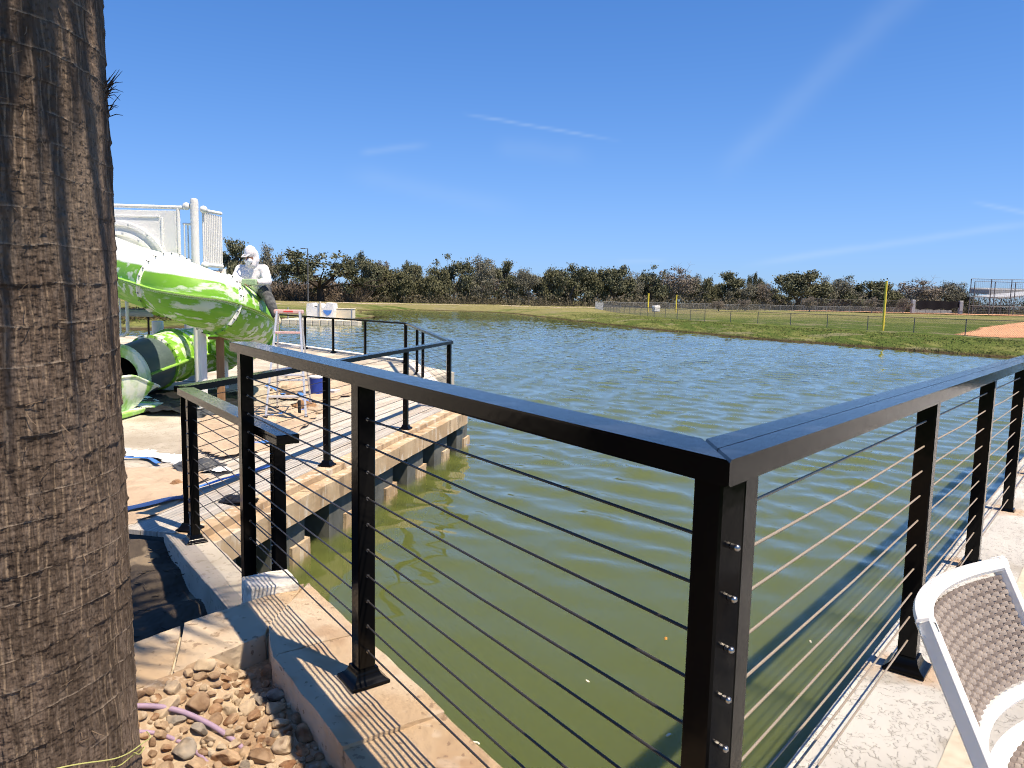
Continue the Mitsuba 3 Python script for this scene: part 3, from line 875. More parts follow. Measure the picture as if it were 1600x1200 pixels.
c0, c1 = A_([-2.29, 5.165]), A_([-1.06, 3.475])
rc = simple('short black cable railing on the concrete kerb, stepping down behind the stone wall', [c0, c1], [[.16, 1.94]], DZ, DT, w=.11)
Lc = np.linalg.norm(c1 - c0)
uc = (c1 - c0) / Lc
for s in (.16, 1.94):
    q = c0 + uc * s - A_([uc[1], -uc[0]]) * .0
    for h in CAB:
        cc = A_([*(q - A_([-kn[0], -kn[1]]) * -.034), DZ + h])
        part(rc, 'cable_nut', (cnut[0] * .8 + cc, cnut[1]), 'chrome', 40)
f0, f1 = dk(.02, -.14), dk(SF - .03, -.11)
simple('long black cable railing along the tan stone edge of the dock', [A_([-2.36, 5.23]), f1], [[.07, 2.28, 4.56, np.linalg.norm(f1 - A_([-2.36, 5.23])) - .05]], DZ, DT)
simple('thin black cable railing round the far side of the dock, beside the open water', [f1 + A_([-.02, .10]), (-2.82, 19.55), (-8.45, 25.95), (-22, 32)],
       [[.1, 3.9, 5.1, 8.0], [.02, 2.1, 4.0, 5.9, 8.3], [.1, 3, 6, 9]], DZ, DT, w=.075)

# ------------------------------------------------------------------ palm
pt = thing('palm_tree', 'big palm with a grey brown ringed trunk in the rock bed, filling the left side', 'palm tree')
nz, na = 760, 330
zz = np.linspace(-.25, 4.3, nz); th = np.linspace(0, 2 * np.pi, na + 1)
TH, ZZ = np.meshgrid(th, zz)
cyc = np.stack([np.cos(TH) * 1.6, np.sin(TH) * 1.6, ZZ * 1.1], -1)
ringf = ZZ / .062 + 1.0 * np.sin(ZZ * 7.3) * .35 + 1.6 * (meshkit.fbm(cyc * A_([.6, .6, .8]), 2, 3) - .5) - .55 * np.sin(TH + 1.9) * (1 - np.clip(ZZ / 2.2, 0, 1)) + .18 * (meshkit.fbm(cyc * A_([3, 3, 2]), 3, 8) - .5)
rk = np.floor(ringf); fr = ringf - rk
amp = .15 + 1.1 * meshkit.noise(np.stack([rk * 1.7, np.cos(TH) * 1.3 + 5, np.sin(TH) * 1.3], -1), 4)
lip = np.exp(-fr / .12) * amp ** 1.5 * .0052
fib = (meshkit.fbm(np.stack([np.cos(TH) * 16 + rk * 3.1, np.sin(TH) * 16, ZZ * 5], -1), 3, 6) - .5) * .006
fine = (meshkit.fbm(np.stack([np.cos(TH) * 38 + rk * 3.1, np.sin(TH) * 38, ZZ * 14], -1), 3, 16) - .5) * .007
lump = (meshkit.fbm(cyc * A_([1.2, 1.2, 2.0]), 3, 12) - .5) * .020
holes = -.003 * np.clip((meshkit.fbm(np.stack([np.cos(TH) * 4, np.sin(TH) * 4, ZZ * 22], -1), 3, 21) - .74) / .05, 0, 1)
R_ = .268 + .03 * np.exp(-(ZZ + .1) / .25) - .006 * ZZ + lip + fib + fine + lump + holes
R_[:, -1] = R_[:, 0]
V = np.stack([TRUNK[0] + R_ * np.cos(TH), TRUNK[1] + R_ * np.sin(TH), ZZ], -1).reshape(-1, 3)
i, j = np.meshgrid(np.arange(nz - 1), np.arange(na), indexing='ij'); a_ = i * (na + 1) + j
f = np.stack([a_, a_ + 1, a_ + na + 2, a_ + na + 1], -1).reshape(-1, 4)
part(pt, 'trunk', (V, f), 'palm_bark', True, uv=np.c_[(TH / 2 / np.pi).ravel(), ringf.ravel()])
ms = []
for k in range(26):                                                   # a frayed tuft of fibre on the trunk
    a = math.radians(-31 + 90 - 90) ; ang = .30 + rng.normal() * .05
    b0 = A_([TRUNK[0] + .262 * math.cos(ang), TRUNK[1] + .262 * math.sin(ang), 1.765 + rng.normal() * .016])
    dv = A_([math.cos(ang), math.sin(ang), rng.uniform(-.3, 1.8)]) * rng.uniform(.010, .030) + rng.normal(size=3) * .004
    ms.append(tube([b0, b0 + dv * .5 + A_([0, 0, .003]), b0 + dv + A_([0, 0, rng.uniform(-.012, .01)])], [.0011, .0009, .0004], 4))
hs_ = []
rf = np.random.default_rng(12)
for k in range(230):                                                  # loose fibres lifting off the leaf scars
    a = rf.uniform(-1.75, -.30); z0 = rf.uniform(.0, 2.2)
    b0 = A_([TRUNK[0] + .266 * math.cos(a), TRUNK[1] + .266 * math.sin(a), z0])
    o_ = A_([math.cos(a), math.sin(a), 0]); tg = A_([-math.sin(a), math.cos(a), 0]) * rf.normal() * .5; ln_ = rf.uniform(.008, .028)
    d0 = o_ * rf.uniform(.25, .8) + tg + A_([0, 0, rf.normal() * .9]); d0 /= np.linalg.norm(d0)
    hs_.append(tube([b0, b0 + d0 * ln_ * .6, b0 + d0 * ln_ + tg * .006], [.0010, .0008, .0004], 3, cap=False))
part(pt, 'loose_fibres', cat(hs_), 'fibre_tan', stuff=True)
part(pt, 'fibre_tuft', cat(ms), 'palm_fibre', label='dark frayed fibre tuft sticking out of the trunk', stuff=True)
ms = []
rs = np.random.default_rng(5)
for k in range(104):
    az = k * 2.399 + rs.uniform(-.2, .2); el = math.radians(rs.uniform(-42, 50)); el = max(el, -.10) if .26 < az % 6.2832 < 2.5 else el
    hd = A_([math.cos(az), math.sin(az), 0]); north = .26 < az % 6.2832 < 2.5; big = 1.35 if north else 1.0; L = rs.uniform(.65, .95) * big
    b0 = A_([*TRUNK, 4.15 + .45 * rs.uniform()]); dirv = hd * math.cos(el) + A_([0, 0, math.sin(el)])
    tip = b0 + dirv * L + A_([0, 0, -.12])
    pet = spline([b0 + hd * .15, b0 + dirv * L * .6, tip], 8)
    one_f = [tube(pet, np.linspace(.018, .010, 8), 5)]
    fd = pet[-1] - pet[-2]; fd /= np.linalg.norm(fd)
    sd = np.cross(fd, [0, 0, 1]); sd /= np.linalg.norm(sd); up = np.cross(sd, fd)
    for q in np.linspace(-1.9, 1.9, 26):
        ln = rs.uniform(.66, .90) * (1 - .12 * abs(q)) * (1.2 if north else 1.0); dq = fd * math.cos(q) + sd * math.sin(q)
        cx = np.cross(dq, up); pts_ = []
        for u_ in np.linspace(0, 1, 5):
            p = tip + dq * ln * u_ + A_([0, 0, -.42 * ln * u_ ** 2.2]); wd = .036 * (1 - u_) ** .6 * (u_ * 3 + .25 if u_ < .25 else 1) + .001
            pts_ += [p - cx * wd, p + up * wd * .4, p + cx * wd]
        fs = []
        for b in range(4):
            for c in range(2):
                o = b * 3 + c; fs.append([o, o + 1, o + 4, o + 3])
        one_f.append((A_(pts_), A_(fs)))
    part(pt, 'frond', cat(one_f), 'frond_green')
wl_ = [[TRUNK[0] + .296 * math.cos(a), TRUNK[1] + .296 * math.sin(a), .345 - .11 * (a - .1) + .004 * math.sin(a * 9)] for a in np.linspace(-1.7, .7, 40)]
wires = [tube(spline(wl_, 60), .0014, 6)]
kp_ = A_(wl_[27]) + A_([.008, -.010, 0]); lo = A_([.02, -.03, -.005])
wires += [tube(spline([kp_, kp_ + [.01, -.014, .012], kp_ + [.03, -.03, .02], kp_ + [.035, -.02, .03], kp_ + [.0, -.012, .0], kp_ + [-.02, -.02, -.014], kp_ + [-.05, -.02, -.02]], 50), .0013, 6)]
one('yellow_wire', cat(wires), 'yellow_wire', 'thin yellow wire tied round the foot of the palm trunk', 'wire', smooth=True)
# ------------------------------------------------------------------ tube slide
TR = .43
circ = lambda r, n=40, a0=0.0: np.c_[r * np.cos(np.arange(n) * 2 * np.pi / n + a0), r * np.sin(np.arange(n) * 2 * np.pi / n + a0)]
nodes = A_([(-7.39, 12.90, 2.03), (-5.97, 11.60, 1.66), (-4.99, 10.80, 1.46), (-4.59, 10.65, 1.33), (-4.37, 10.95, 1.21), (-4.27, 11.50, 1.05), (-4.38, 12.30, 0.85), (-4.77, 13.30, 0.61),
            (-5.51, 14.00, 0.37), (-5.84, 13.70, 0.29), (-5.97, 13.00, 0.26), (-6.03, 12.30, 0.17), (-6.16, 11.75, 0.06)])
full = spline(nodes, 241)
seg = lambda a, b: full[int(round(a * 20)):int(round(b * 20)) + 1]
sl = thing('tube_slide', 'green spiral tube slide, its top half painted white, coming down from the white platform', 'slide')


def shell(path, mat, r=TR, name='tube_section', label=None, inner=True):
    n = 48
    v, f, uv = sweep(path, circ(r, n))
    vi, fi, uvi = sweep(path, circ(r - .022, n)[::-1])
    k = part(sl, name, (v, f), mat, True, label=label, uv=uv)
    if inner:
        part(k, 'inside', (vi, fi), 'slide_inside', True)
    for sgn, a in ((1, 0), (-1, math.pi)):                             # moulded seam flanges along both sides
        pr = A_([(sgn * (r - .006), -.014), (sgn * (r + .062), -.012), (sgn * (r + .062), .006), (sgn * (r - .006), .010)])
        if sgn < 0: pr = pr[::-1]
        vv, ff, _ = sweep(path, pr)
        part(k, 'seam_flange', (vv, ff), 'slide_seam', 30)
    return k


def ring(i, r=TR, parent=sl, mat='slide_flange', w=.022):
    c = full[int(round(i * 20))]; t = full[int(round(i * 20)) + 1] - full[int(round(i * 20)) - 1]; t /= np.linalg.norm(t)
    P = A_([c - t * w, c - t * w * .99, c + t * w * .99, c + t * w])
    sc = A_([1, 1.13, 1.13, 1])
    v, f, _ = sweep(np.linspace(c - t * w, c + t * w, 4), circ(r, 48), scale=sc ** .8)
    k = part(parent, 'ring_flange', (v, f), mat, 35)
    rr = np.cross(t, [0, 0, 1]); rr /= np.linalg.norm(rr); u = np.cross(rr, t); ms = []
    for a in np.linspace(0, 2 * np.pi, 25)[:-1]:
        q = c + (rr * math.cos(a) + u * math.sin(a)) * r * 1.085
        ms.append(tube([q - t * (w + .014), q + t * (w + .010)], .008, 6))
    part(k, 'bolts', cat(ms), 'bolt_metal', stuff=True)


shell(seg(0, 2), 'slide_upper'); shell(seg(2, 4), 'slide_upper'); shell(seg(4, 6), 'slide_bend', label='outer bend of the tube, green with sanded white patches')
shell(seg(6, 8), 'slide_lower'); shell(seg(8, 10), 'slide_lower')
shell(seg(10, 10.9), 'slide_lower')
shell(seg(10.9, 12), 'slide_grey', r=TR + .004, label='bare grey section of the tube before its mouth')
for i in (2, 4, 6, 8, 10): ring(i)
ring(10.9)
# the mouth, and a run-out with one tall curved side wall
c = full[-1]; t = full[-1] - full[-4]; t /= np.linalg.norm(t)
v, f, _ = sweep(np.linspace(c - t * .02, c + t * .06, 4), circ(TR + .03, 48), scale=A_([1, 1.06, 1.06, .98]))
v2, f2, _ = sweep(np.linspace(c - t * .02, c + t * .062, 4), circ(.29, 48)[::-1])
n0 = 3 * 48
ff = np.array([[n0 + q, n0 + (q + 1) % 48, len(v) + n0 + (48 - (q + 1)) % 48] for q in range(48)] + [[n0 + q, len(v) + n0 + (48 - (q + 1)) % 48, len(v) + n0 + (48 - q) % 48] for q in range(48)])
part(sl, 'mouth_rim', (np.vstack([v, v2]), np.vstack([f, f2 + len(v), ff])), 'slide_runout', 35, label='pale green rim round the dark tube mouth')
wp = spline(A_([(-5.242, 9.9, 0), (-5.219, 10.4, 0), (-5.189, 10.9, 0)]) + A_([0, 0, 0]), 16)
ext = wp[0] - (wp[3] - wp[0]) / np.linalg.norm(wp[3] - wp[0]) * .9
wp = np.vstack([np.linspace(ext, wp[0], 8)[:-1], wp]); ss_ = np.linspace(0, 1, len(wp))
zt_ = np.interp(ss_, [0, .5, 1], [0.207, 0.207, -0.04]); zb_ = np.interp(ss_, [0, .55, .75, 1], [DZ + .01, DZ + .01, DZ + .10, DZ + .36])
nn_ = np.gradient(wp, axis=0); nn_ = np.c_[nn_[:, 1], -nn_[:, 0], nn_[:, 2] * 0]; nn_ /= np.linalg.norm(nn_, axis=1, keepdims=True)
rows = []
for q in np.linspace(0, 1, 9):                                        # bellied section, 3 cm thick
    rows.append(wp + nn_ * (-.16 * (1 - q) ** 2) + A_([0, 0, 1.0]) * (zb_ + (zt_ - zb_) * q)[:, None])
rows = A_(rows); rows2 = rows - nn_[None] * .03
R, Cn = rows.shape[:2]; V = np.vstack([rows.reshape(-1, 3), rows2.reshape(-1, 3)]); o = R * Cn; f = []
for a in range(R - 1):
    for b in range(Cn - 1):
        q = a * Cn + b; f += [[q, q + 1, q + Cn + 1, q + Cn], [o + q, o + q + Cn, o + q + Cn + 1, o + q + 1]]
for b in range(Cn - 1):
    q = (R - 1) * Cn + b; f += [[q, q + 1, o + q + 1, o + q], [b, o + b, o + b + 1, b + 1]]
for a in range(R - 1):
    q = a * Cn; f += [[q, q + Cn, o + q + Cn, o + q]]; q += Cn - 1; f += [[q, o + q, o + q + Cn, q + Cn]]
k = part(sl, 'runout_wall', (V, A_(f)), 'slide_runout', 35, label='curved green and white side wall of the run-out')
tr_ = spline([rows[-1][q] + A_([0, 0, .0]) for q in range(0, Cn, 3)], 30)
part(k, 'edge_roll', tube(tr_, .022, 8), 'slide_runout', True)
part(sl, 'runout_floor', slab([wp[0][:2], wp[-1][:2] + [0, .1], (c + t * .05)[:2] + [.25, .2], (c + t * .9)[:2]], DZ + .02, DZ + .08, .01), 'slide_runout')
# posts carrying the tube
def column(x, y, z0, z1, r, mat, label, cat_='post', name='support_post'):
    k = thing(name, label, cat_)
    part(k, 'column', tube([[x, y, z0], [x, y, z1 - .01], [x, y, z1]], [r, r, r * .8], 18), mat, 40)
    part(k, 'foot_plate', rbox(x, y, z0 + .012, r * 3.4, r * 3.4, .024), mat)
    return k


column(-4.60, 10.98, DZ, 1.00, .062, 'white_paint', 'white steel post under the upper tube of the slide, beside a wooden prop')
column(-6.55, 13.7, DZ, .83, .10, 'white_paint', 'short white post behind the lower tube of the slide')
column(-6.35, 14.6, DZ, 1.25, .10, 'grey_paint', 'grey steel post behind the upper tube of the slide')
k = thing('wooden_prop', 'raw brown timber prop standing upright under the bend of the tube slide', 'post')
part(k, 'timber', rbox(-4.47, 11.32, (.66 + DZ) / 2, .11, .11, .66 - DZ, .3), 'raw_wood')
part(k, 'timber', rbox(-4.47, 11.32, .68, .34, .11, .04, .3), 'raw_wood')

# ------------------------------------------------------------------ platform with panel, guard rails and corner post
pf = thing('play_platform', 'white play tower with a moulded panel, round corner post and barred guard rail', 'play structure')
PY, PZ0, PZ1 = 12.55, 1.80, 2.78
part(pf, 'corner_post', tube([[-5.33, PY, DZ], [-5.33, PY, 2.86], [-5.33, PY, 2.90], [-5.33, PY, 2.915]], [.065, .065, .055, .02], 20), 'white_paint', 40)
part(pf, 'corner_post', tube([[-7.6, PY, DZ], [-7.6, PY, 2.9]], .065, 16), 'white_paint', 40)
part(pf, 'corner_post', tube([[-5.27, PY + .98, DZ], [-5.27, PY + .98, 1.8]], .065, 16), 'white_paint', 40)
pnl = part(pf, 'panel', roughen(rbox(-6.52, PY, 2.22, 1.78, .05, .96), .2, .002, 3), 'white_paint', 30)
part(pnl, 'panel_frame', cat([tube([[-7.5, PY, 2.775], [-5.45, PY, 2.755]], .032, 10), tube([[-5.60, PY, 1.82], [-5.60, PY, 2.76]], .030, 10), tube([[-7.5, PY, 1.80], [-5.45, PY, 1.80]], .03, 10)]), 'white_paint', 30)
part(pnl, 'inner_border', cat([rbox(-6.62, PY - .034, 2.60, 1.45, .022, .03), rbox(-5.86, PY - .034, 2.22, .03, .022, .74)]), 'white_paint')
ic_ = A_([-6.62, PY - .05, 1.62])
for rr_, wd in ((.86, .055), (.70, .05), (.52, .05)):
    aa = np.linspace(0, math.pi, 40)
    P_a = np.c_[ic_[0] + rr_ * np.cos(aa), np.full(40, ic_[1]), ic_[2] + rr_ * np.sin(aa)]
    keep_ = P_a[:, 2] > 1.80
    v, f, _ = sweep(P_a[keep_], A_([(-.03, -wd), (.03, -wd), (.045, 0), (.03, wd), (-.03, wd)]), up=(0, 1, 0))
    part(pnl, 'arch_moulding', (v, f), 'grey_paint' if False else 'white_paint', 30)
    bs = [tube([p - A_([0, .045, 0]), p - A_([0, .07, 0])], .016, 6) for p in P_a[keep_][3::5]]
    part(pnl, 'bolts', cat(bs), 'grey_paint', stuff=True)
def ball(x, y, z): return part(pf, 'clamp', cat([(cnut[0] * 9.8 + A_([x, y, z]), cnut[1])]), 'white_paint', 60)
for q in ((-5.46, PY, 2.78), (-5.20, PY + .06, 2.74), (-5.44, PY, 1.86), (-5.20, PY + .06, 1.82)): ball(*q)
g = part(pf, 'guard_rail', tube([[-5.24, PY + .08, 2.73], [-5.25, PY + .92, 2.77]], .03, 10), 'white_paint', 40)
part(g, 'lower_rail', tube([[-5.24, PY + .08, 1.83], [-5.25, PY + .92, 1.84]], .035, 10), 'white_paint', 40)
for q in np.linspace(0.05, 1, 11):
    p = A_([-5.24 - .01 * q, PY + .08 + .84 * q, 0])
    part(g, 'bar', tube([p + [0, 0, 1.83], p + [0, 0, 2.71]], .016, 8), 'white_paint', 40)
g = part(pf, 'guard_rail', tube([[-5.56, PY + .1, 2.50], [-5.36, PY, 2.49]], .02, 8), 'white_paint', 40)
part(g, 'lower_rail', tube([[-5.56, PY + .1, 1.86], [-5.36, PY, 1.86]], .02, 8), 'white_paint', 40)
for q in (-5.53, -5.47, -5.41): part(g, 'bar', tube([[q, PY + .06, 1.86], [q, PY + .06, 2.5]], .013, 8), 'white_paint', 40)
part(pf, 'floor', rbox(-6.5, PY + .55, 1.72, 2.4, 1.0, .09, bev=.01), 'grey_paint')
part(pf, 'floor_edge', rbox(-5.24, PY + .5, 1.67, .05, .9, .14, bev=.01), 'kraft_paper', label='tan edge board under the guard rail')
k = thing('stair_guard', 'white looped guard rail with vertical bars, low beside the palm trunk behind the slide', 'guard rail')
lp_ = [[-6.65, 11.6, 1.28], [-6.02, 11.5, 1.28], [-5.965, 11.5, 1.23], [-5.965, 11.5, .74], [-6.02, 11.5, .68], [-6.65, 11.6, .68]]
part(k, 'loop', tube(lp_, .026, 10), 'white_paint', 50)
for q in np.linspace(-6.08, -6.6, 7): part(k, 'bar', tube([[q, 11.51, .68], [q, 11.51, 1.28]], .013, 8), 'white_paint', 40)
part(k, 'post', tube([[-6.5, 11.6, DZ], [-6.5, 11.6, 1.3]], .03, 10), 'white_paint', 40)
part(k, 'pipe', tube([[-6.65, 11.75, 1.02], [-5.70, 11.75, 1.02]], .055, 12), 'grey_paint', 40, label='horizontal grey pipe')

# ------------------------------------------------------------------ worker
import manifold3d as m3
pmap = lambda v: np.asarray(v, float)
def body(bones, edge=.022, iters=12):
    parts_ = []
    for a, b in bones:
        pts_ = []
        for (x, y, z, r) in (a, b):
            s = trimesh.creation.icosphere(subdivisions=2, radius=r).vertices + [x, y, z]
            pts_.append(s)
        h = trimesh.convex.convex_hull(np.vstack(pts_))
        parts_.append(m3.Manifold(m3.Mesh(np.asarray(h.vertices, np.float32), np.asarray(h.faces, np.uint32))))
    u = parts_[0]
    for q in parts_[1:]: u = u + q
    u = u.refine_to_length(edge)
    mm = u.to_mesh()
    me = trimesh.Trimesh(mm.vert_properties[:, :3], mm.tri_verts, process=True)
    v0 = np.array(me.vertices)
    trimesh.smoothing.filter_taubin(me, iterations=iters)
    dv = np.nan_to_num(np.array(me.vertices) - v0); ln = np.linalg.norm(dv, axis=1, keepdims=True)
    me.vertices = v0 + dv * np.minimum(1, .02 / np.maximum(ln, 1e-9))
    return pmap(me.vertices), np.array(me.faces)


HD = A_([-4.006, 11.400, 1.921]); FD = A_([-.42, -.88, -.20]); FD = FD / np.linalg.norm(FD)      # head and facing
SD = np.cross(FD, [0, 0, 1]); SD /= np.linalg.norm(SD); HU = np.cross(SD, FD)                  # viewer's-left side, up of the head
hq = lambda a, b, c: HD + SD * a + FD * b + HU * c
pe = thing('person', 'worker in white hooded shirt, white cap, mask and grey trousers astride the green slide', 'person')
N_ = lambda v, r: (*v, r)
shl, shr = A_([-4.197, 11.500, 1.729]), A_([-3.852, 11.540, 1.738])       # shoulders: viewer's left, viewer's right
ell, elr = A_([-4.227, 11.360, 1.578]), A_([-3.742, 11.360, 1.555])
hdl, hdr = A_([-4.010, 11.160, 1.530]), A_([-3.829, 11.160, 1.534])
pel = A_([-4.002, 11.660, 1.443])
NK, CH, BE = A_([-4.010, 11.500, 1.791]), A_([-4.008, 11.520, 1.704]), A_([-3.995, 11.560, 1.559])
skin = [(N_(hq(0, -.01, .015), .084), N_(hq(0, .0, -.05), .070)), (N_(hq(0, .03, -.085), .040), N_(hq(0, .02, -.05), .058)), (N_(hq(0, -.02, -.06), .052), N_(NK, .056)),
        (N_(CH, .08), N_(pel, .10)), (N_(hq(0, .084, -.012), .013), N_(hq(0, .092, -.035), .016)),
        (N_(shl, .05), N_(ell, .04)), (N_(ell, .04), N_(hdl, .028)), (N_(shr, .05), N_(elr, .04)), (N_(elr, .04), N_(hdr, .028))]
for hd_, dr_ in ((hdl, A_([.6, -.55, -.1])), (hdr, A_([-.85, -.35, -.05]))):
    dr_ = dr_ / np.linalg.norm(dr_); sdv = np.cross(dr_, [0, 0, 1]); sdv /= np.linalg.norm(sdv); dn = A_([0, 0, -1.0])
    palm = hd_ + dr_ * .055
    skin.append((N_(hd_, .028), N_(palm, .030))); skin.append((N_(palm + sdv * .022, .020), N_(palm - sdv * .022, .020)))
    for q, ln in ((-.030, .036), (-.010, .043), (.010, .041), (.029, .033)):
        k0 = palm + dr_ * .018 + sdv * q; k1 = k0 + dr_ * ln * .8 + dn * .012; k2 = k1 + dr_ * ln * .35 + dn * .026
        skin += [(N_(k0, .0100), N_(k1, .0092)), (N_(k1, .0092), N_(k2, .0082))]
    t0 = palm - dr_ * .01 + sdv * .026; t1 = t0 + sdv * .022 + dr_ * .022 + dn * .012; t2 = t1 + dr_ * .026 + dn * .010
    skin += [(N_(t0, .013), N_(t1, .011)), (N_(t1, .011), N_(t2, .009))]
hpl, hpr = pel + A_([-.11, .02, -.02]), pel + A_([.10, -.03, -.03])
knr, anr, tor = A_([-3.660, 11.200, 1.263]), A_([-3.502, 10.980, 1.041]), A_([-3.417, 10.840, 0.962])
knl, anl, tol = pel + A_([-.50, -.05, -.22]), pel + A_([-.62, -.14, -.52]), pel + A_([-.68, -.26, -.56])
skin += [(N_(hpr, .075), N_(knr, .05)), (N_(knr, .05), N_(anr, .035)), (N_(hpl, .075), N_(knl, .05)), (N_(knl, .05), N_(anl, .035)), (N_(hpl, .08), N_(hpr, .08))]
put(pe, body(skin, .016, 8), 'skin', True)
shirt = [(N_(CH, .105), N_(BE, .135)), (N_(BE, .135), N_(pel + A_([0, -.02, .02]), .145)), (N_(shl, .072), N_(shr, .072)), (N_(shl + A_([.06, 0, -.09]), .10), N_(shr + A_([-.06, 0, -.09]), .10)),
         (N_(NK + A_([0, .01, -.02]), .066), N_(CH, .10)),
         (N_(shl, .076), N_(ell, .064)), (N_(ell, .062), N_(hdl + (ell - hdl) * .10, .042)), (N_(shr, .076), N_(elr, .064)), (N_(elr, .062), N_(hdr + (elr - hdr) * .10, .042))]
sv, sf = body(shirt, .018, 7)
sv = sv + (meshkit.fbm(sv * A_([15, 15, 8]), 3, 2)[:, None] - .5) * .022 * FD
part(pe, 'shirt', (sv, sf), 'cloth_white', True)
hood = [(N_(hq(0, -.03, .03), .096), N_(hq(0, -.04, -.05), .092)), (N_(hq(0, -.035, -.08), .078), N_(NK + A_([0, .0, -.01]), .082)), (N_(hq(-.082, .0, -.04), .022), N_(hq(-.06, .03, -.125), .032)), (N_(hq(.082, .0, -.04), .022), N_(hq(.06, .03, -.125), .032))]
part(pe, 'hood', body(hood, .016, 6), 'cloth_white', True)
capm = [(N_(hq(0, -.012, .085), .082), N_(hq(0, -.012, .048), .096)), (N_(hq(-.055, .08, .036), .012), N_(hq(.055, .08, .036), .012)), (N_(hq(-.042, .135, .020), .009), N_(hq(.042, .135, .020), .009)), (N_(hq(-.055, .08, .036), .012), N_(hq(-.042, .135, .020), .009)), (N_(hq(.055, .08, .036), .012), N_(hq(.042, .135, .020), .009))]
part(pe, 'cap', body(capm, .014, 4), 'cloth_white', True)
part(pe, 'face_mask', body([(N_(hq(-.032, .055, -.055), .038), N_(hq(.032, .055, -.055), .038)), (N_(hq(0, .072, -.046), .032), N_(hq(0, .052, -.092), .032))], .013, 4), 'mask_cloth', True)
for s_ in (-1, 1):
    part(pe, 'eye', (pmap(cnut[0] * 1.55 + hq(.032 * s_, .082, .006)), cnut[1]), 'black_plastic', True)
tr = [(N_(hpr + [0, 0, -.0], .105), N_(knr, .078)), (N_(knr, .078), N_(anr + (knr - anr) * .08, .058)), (N_(hpl + [0, 0, -.0], .105), N_(knl, .078)), (N_(knl, .078), N_(anl, .055)), (N_(hpl + [0, .02, .0], .125), N_(hpr + [0, .02, .0], .125))]
sv, sf = body(tr, .018, 6)
sv = sv + (meshkit.fbm(sv * A_([14, 14, 9]), 3, 8) - .5)[:, None] * .022 * A_([.3, -1, .3])
part(pe, 'trousers', (sv, sf), 'cloth_grey', True)
for an_, to_ in ((anr, tor), (anl, tol)):
    part(pe, 'shoe', body([(N_(an_ + [0, .03, -.03], .047), N_(to_, .040)), (N_(an_ + [0, .02, .0], .045), N_(an_ + [0, .04, -.03], .047))], .016, 3), 'shoe', True)
pc = (hdl + hdr) / 2 + A_([.0, -.07, .0])
one('sanding_pad', roughen(rbox(*pmap(pc), .22, .06, .095, -.05, bev=.02), .05, .008, 9), 'green_pad', 'pale green sanding pad held in both hands by the worker', 'pad', smooth=40)

# ------------------------------------------------------------------ step ladder behind the railings
ld = thing('step_ladder', 'white aluminium step ladder with a pinkish top, standing by the bend of the tube slide', 'ladder')
lt = A_([-3.20, 10.62, 1.12]); lx = A_([.985, .17, 0]); ly = A_([-.17, .985, 0])
part(ld, 'top_cap', rbox(*(lt + A_([0, 0, .0])), .40, .17, .055, .17, bev=.012), 'ladder_pink')
part(ld, 'warning_label', rbox(*(lt + A_([.0, 0, .0]) - ly * .0865 + A_([0, 0, .004])), .13, .003, .022, .17, bev=.0005), 'red_print')
for s_ in (-1, 1):
    a = lt + lx * .155 * s_ - ly * .06; b = A_([*(lt[:2] + lx[:2] * .27 * s_ - ly[:2] * .48), DZ + .03])
    part(ld, 'front_rail', beam(a, b, .026, .062, up=ly), 'aluminium')
    part(ld, 'foot', rbox(*b, .05, .09, .06, .17), 'black_plastic')
    a2 = lt + lx * .155 * s_ + ly * .06; b2 = A_([*(lt[:2] + lx[:2] * .25 * s_ + ly[:2] * .50), DZ + .03])
    part(ld, 'rear_rail', beam(a2, b2, .022, .035, up=ly), 'aluminium')
    part(ld, 'foot', rbox(*b2, .045, .05, .06, .17), 'black_plastic')
    q = .5; part(ld, 'spreader', beam(a + (b - a) * q, a2 + (b2 - a2) * q, .004, .02, up=lx), 'aluminium')
for i_ in range(1, 5):
    q = i_ / 5.0; c = lt - ly * (.06 + .42 * q) + A_([0, 0, -1.46 * q])
    part(ld, 'step', rbox(*c, .30 + .23 * q, .085, .028, .17), 'ladder_pink' if i_ == 1 else 'aluminium')
for q in (.35, .7):
    c = lt + ly * (.06 + .44 * q) + A_([0, 0, -1.46 * q]); part(ld, 'rear_brace', beam(c - lx * (.155 + .09 * q), c + lx * (.155 + .09 * q), .02, .03), 'aluminium')

# ------------------------------------------------------------------ things lying on the plaza
def sheet(name, poly, label, cat_, mat, amp=.02, lift=.004, step=.07, seed=0, group=None):
    """a lying sheet with wrinkles, 3 mm thick"""
    pg = Polygon(poly).buffer(0); x0, y0, x1, y1 = pg.bounds
    X, Y, f = grid(np.arange(x0, x1 + step, step), np.arange(y0, y1 + step, step))
    kp = shapely.contains_xy(pg, X.ravel(), Y.ravel()); f = f[kp[f].all(1)]
    us, inv = np.unique(f, return_inverse=True); f = inv.reshape(-1, 3)
    x, y = X.ravel()[us], Y.ravel()[us]
    x = x + (meshkit.fbm(np.stack([x * 3, y * 3, x * 0], -1), 3, seed + 4) - .5) * step * 1.2
    q = np.stack([x * 2.6, y * 2.6, x * 0 + seed], -1)
    rdg = 1 - np.abs(2 * meshkit.fbm(q, 4, seed) - 1)
    z = DZ + lift + amp * np.clip(rdg - .55, 0, 1) * 2
    v = np.c_[x, y, z]; n = len(v)
    be = trimesh.Trimesh(v, f, process=False)
    eds = be.edges[trimesh.grouping.group_rows(be.edges_sorted, require_count=1)]
    side = np.vstack([np.c_[eds[:, 0], eds[:, 1] + n, eds[:, 1]], np.c_[eds[:, 0], eds[:, 0] + n, eds[:, 1] + n]])
    return one(name, (np.vstack([v, v - [0, 0, .003]]), np.vstack([f, f[:, ::-1] + n, side])), mat, label, cat_, group, smooth=40)


